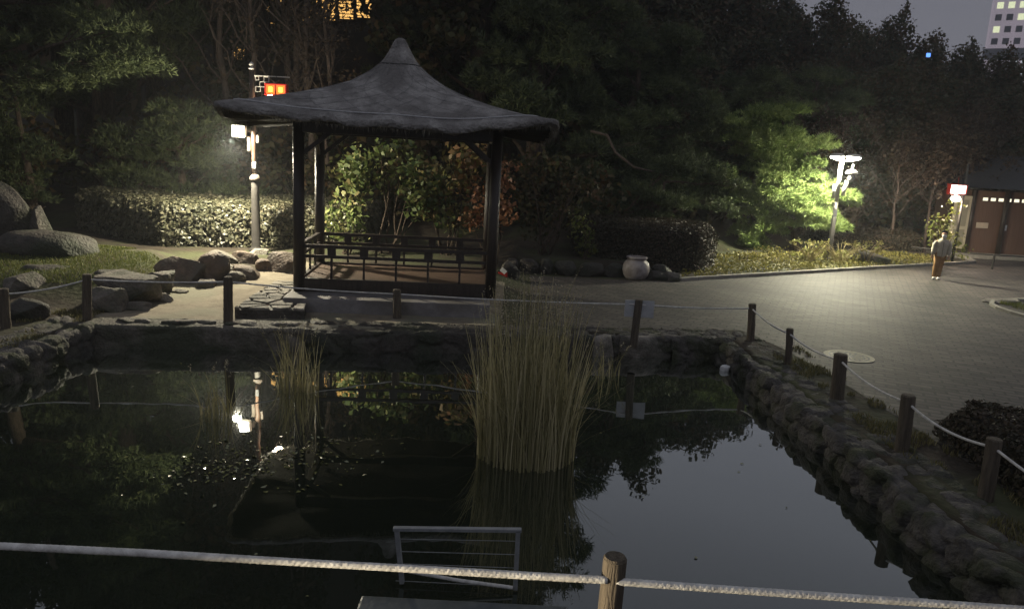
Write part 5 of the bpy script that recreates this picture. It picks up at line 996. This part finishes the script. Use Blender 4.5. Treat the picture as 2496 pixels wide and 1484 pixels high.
# hands: palm and five fingers each, joined into the body mesh
for sd, w in ((-1, J['wl'][0]), (1, J['wr'][0])):
    w = Vector(w); H = {'w': (tuple(w + Vector((0, 0, .02))), .022), 'p': (tuple(w + Vector((0, -.01, -.06))), (.030, .016))}; EE = [('w', 'p')]
    for i, (dx, L_) in enumerate(((-.027, .062), (-.009, .072), (.009, .068), (.026, .054))):
        H['a%d' % i] = (tuple(w + Vector((dx, -.012, -.085))), .009); H['b%d' % i] = (tuple(w + Vector((dx * 1.1, -.022, -.085 - L_ * .55))), .0085); H['c%d' % i] = (tuple(w + Vector((dx * 1.05, -.038, -.085 - L_))), .007); EE += [('p', 'a%d' % i), ('a%d' % i, 'b%d' % i), ('b%d' % i, 'c%d' % i)]
    H['t0'] = (tuple(w + Vector((-sd * .036, -.015, -.05))), .011); H['t1'] = (tuple(w + Vector((-sd * .048, -.03, -.09))), .009); EE += [('p', 't0'), ('t0', 't1')]
    hm = skin('hand', H, EE, SKIN_, per, 1); bm = bmesh.new(); bm.from_mesh(body.data); bm.from_mesh(hm.data); bm.to_mesh(body.data); bm.free(); bpy.data.objects.remove(hm)
# nose and ears joined to the head, eyes as small dark inserts
bm = bmesh.new(); bm.from_mesh(body.data)
for c_, s_ in (((.035, -.098, 1.545), (.012, .018, .020)), ((-.04, 0, 1.55), (.010, .018, .028)), ((.11, 0, 1.55), (.010, .018, .028))):
    bmesh.ops.create_uvsphere(bm, u_segments=12, v_segments=8, radius=1, matrix=Matrix.Translation(c_) @ Matrix.Diagonal((*s_, 1)))
bm.to_mesh(body.data); bm.free()
for s_ in (-1, 1): mb = MB(); mb.lathe([(.002, -.006), (.010, 0), (.002, .006)], 10, (.035 + s_ * .028, -.088, 1.572)); mb.build('eye', HAIR, per, True)
def loft(mb, rings, seg=20, fold=.0):
    vs_ = []; n_ = len(rings)
    for q_, (cx_, cy_, z_, rx_, ry_) in enumerate(rings):
        for k in range(seg):
            a = 2 * PI * k / seg; w_ = 1 + fold * math.sin(a * 5 + z_ * 40) + fold * .7 * math.sin(a * 3 - z_ * 63); vs_.append((cx_ + rx_ * w_ * math.cos(a), cy_ + ry_ * w_ * math.sin(a), z_ + fold * .12 * math.sin(a * 2 + q_)))
    return mb.add(vs_, [(p_ * seg + k, p_ * seg + (k + 1) % seg, (p_ + 1) * seg + (k + 1) % seg, (p_ + 1) * seg + k) for p_ in range(n_ - 1) for k in range(seg)] + [tuple(range(seg))[::-1], tuple((n_ - 1) * seg + k for k in range(seg))])
mb = MB()
loft(mb, [(.02, 0, .80, .165, .125), (.02, 0, .81, .185, .14), (.022, 0, .90, .185, .138), (.025, 0, 1.0, .178, .132), (.028, 0, 1.1, .182, .135), (.03, 0, 1.2, .195, .14), (.032, 0, 1.28, .205, .132), (.033, .003, 1.335, .185, .115), (.034, .005, 1.375, .125, .095), (.035, .004, 1.40, .08, .078), (.035, .002, 1.435, .078, .076), (.035, 0, 1.44, .065, .062)], 24, .03)
for sd, pts_ in ((-1, [(-.10, 0, 1.285), (-.165, 0, 1.283), (-.205, 0, 1.19), (-.215, .005, 1.07), (-.228, -.015, .96), (-.245, -.035, .875), (-.247, -.037, .862)]), (1, [(.16, 0, 1.285), (.225, 0, 1.283), (.265, .01, 1.19), (.282, .03, 1.08), (.278, .0, .97), (.27, -.035, .878), (.269, -.037, .865)])):
    mb.tube(pts_, [.035, .076, .075, .066, .062, .056, .045], 16)
jk = mb.build('jacket', JACK, per, True)
mb = MB()
for sx_, pts_ in ((-1, [(-.055, 0, .97), (-.062, 0, .86), (-.068, -.01, .74), (-.075, -.035, .60), (-.078, -.05, .48), (-.076, -.03, .34), (-.075, 0, .18), (-.075, .005, .095)]), (1, [(.098, 0, .97), (.102, 0, .86), (.095, .005, .74), (.082, .012, .60), (.07, .02, .48), (.06, -.005, .34), (.05, -.045, .18), (.048, -.055, .095)])):
    mb.tube(pts_, [.098, .104, .098, .088, .08, .074, .070, .072], 18)
loft(mb, [(.02, 0, .79, .10, .09), (.02, 0, .83, .150, .112), (.02, 0, .90, .165, .118), (.02, 0, .98, .16, .115)], 20, .02)
mb.build('trousers', TROU, per, True)
mb = MB(); mb.bar((.03, -.142, .83), (.032, -.140, 1.30), .014, .014); mb.build('jacket_placket', nmat('placket_dark', (.12, .10, .08), (.15, .13, .1), 9, .9, 0), per)  # darker strip down the jacket front
mb = MB(); mb.box((-.07, -.128, .98), (.10, .02, .12), None, .006); mb.box((.115, -.126, .98), (.09, .02, .12), None, .006); mb.box((-.06, -.130, 1.2), (.08, .02, .09), None, .006); mb.build('jacket_pocket', JACK, per)
TR = {'p': ((.02, 0, .89), (.15, .115)), 'hl': ((-.06, 0, .80), (.105, .11)), 'kl': ((-.078, -.05, .48), (.088, .09)), 'al': ((-.075, 0, .13), (.07, .075)), 'hr': ((.10, 0, .80), (.105, .11)), 'kr': ((.07, .02, .47), (.088, .09)), 'ar': ((.048, -.055, .13), (.07, .075))}
skin('trousers', TR, [('p', 'hl'), ('hl', 'kl'), ('kl', 'al'), ('p', 'hr'), ('hr', 'kr'), ('kr', 'ar')], TROU, per)
for x_, y_, rz in ((-.085, -.05, -.25), (.04, -.11, -.15)):
    v = rock((.10, .26, .095), 2.8, 5, .01, ICO3, 0); v[:, 2] += .004; tag(mesh_obj('shoe', place(v, (x_, y_, 0), rz), ICO3[1], WSH, per, True))
v = rock((.145, .08, .12), 2.6, 6, .0, ICO3, 0); mesh_obj('face_mask', place(v, (.035, -.078, 1.445)), ICO3[1], WHITEPAINT, per, True)
v = rock((.215, .225, .27), 2.2, 8, .02, ICO3, 0); low = (v[:, 1] < -.005) & (v[:, 2] < .20); v[:, 1] = np.where(low, -.005 + (v[:, 1] + .005) * .12, v[:, 1]); mesh_obj('hair', place(v, (.037, .022, 1.455)), ICO3[1], HAIR, per, True)

# ------------------------------------------------------------------ thin haze added to give the lamps their halos
hz_m = bpy.data.materials.new('halo_haze'); hz_m.use_nodes = True; t = hz_m.node_tree; t.nodes.remove(t.nodes['Principled BSDF'])
vol = t.nodes.new('ShaderNodeVolumePrincipled'); vol.inputs['Color'].default_value = (.8, .84, .9, 1); vol.inputs['Density'].default_value = 0.0012; vol.inputs['Anisotropy'].default_value = 0.35
t.links.new(vol.outputs[0], t.nodes['Material Output'].inputs['Volume'])
mb = MB(); mb.box((20, 195, 44), (620, 470, 92)); tag(mb.build('haze', hz_m), kind='stuff')
S.cycles.volume_bounces = 0
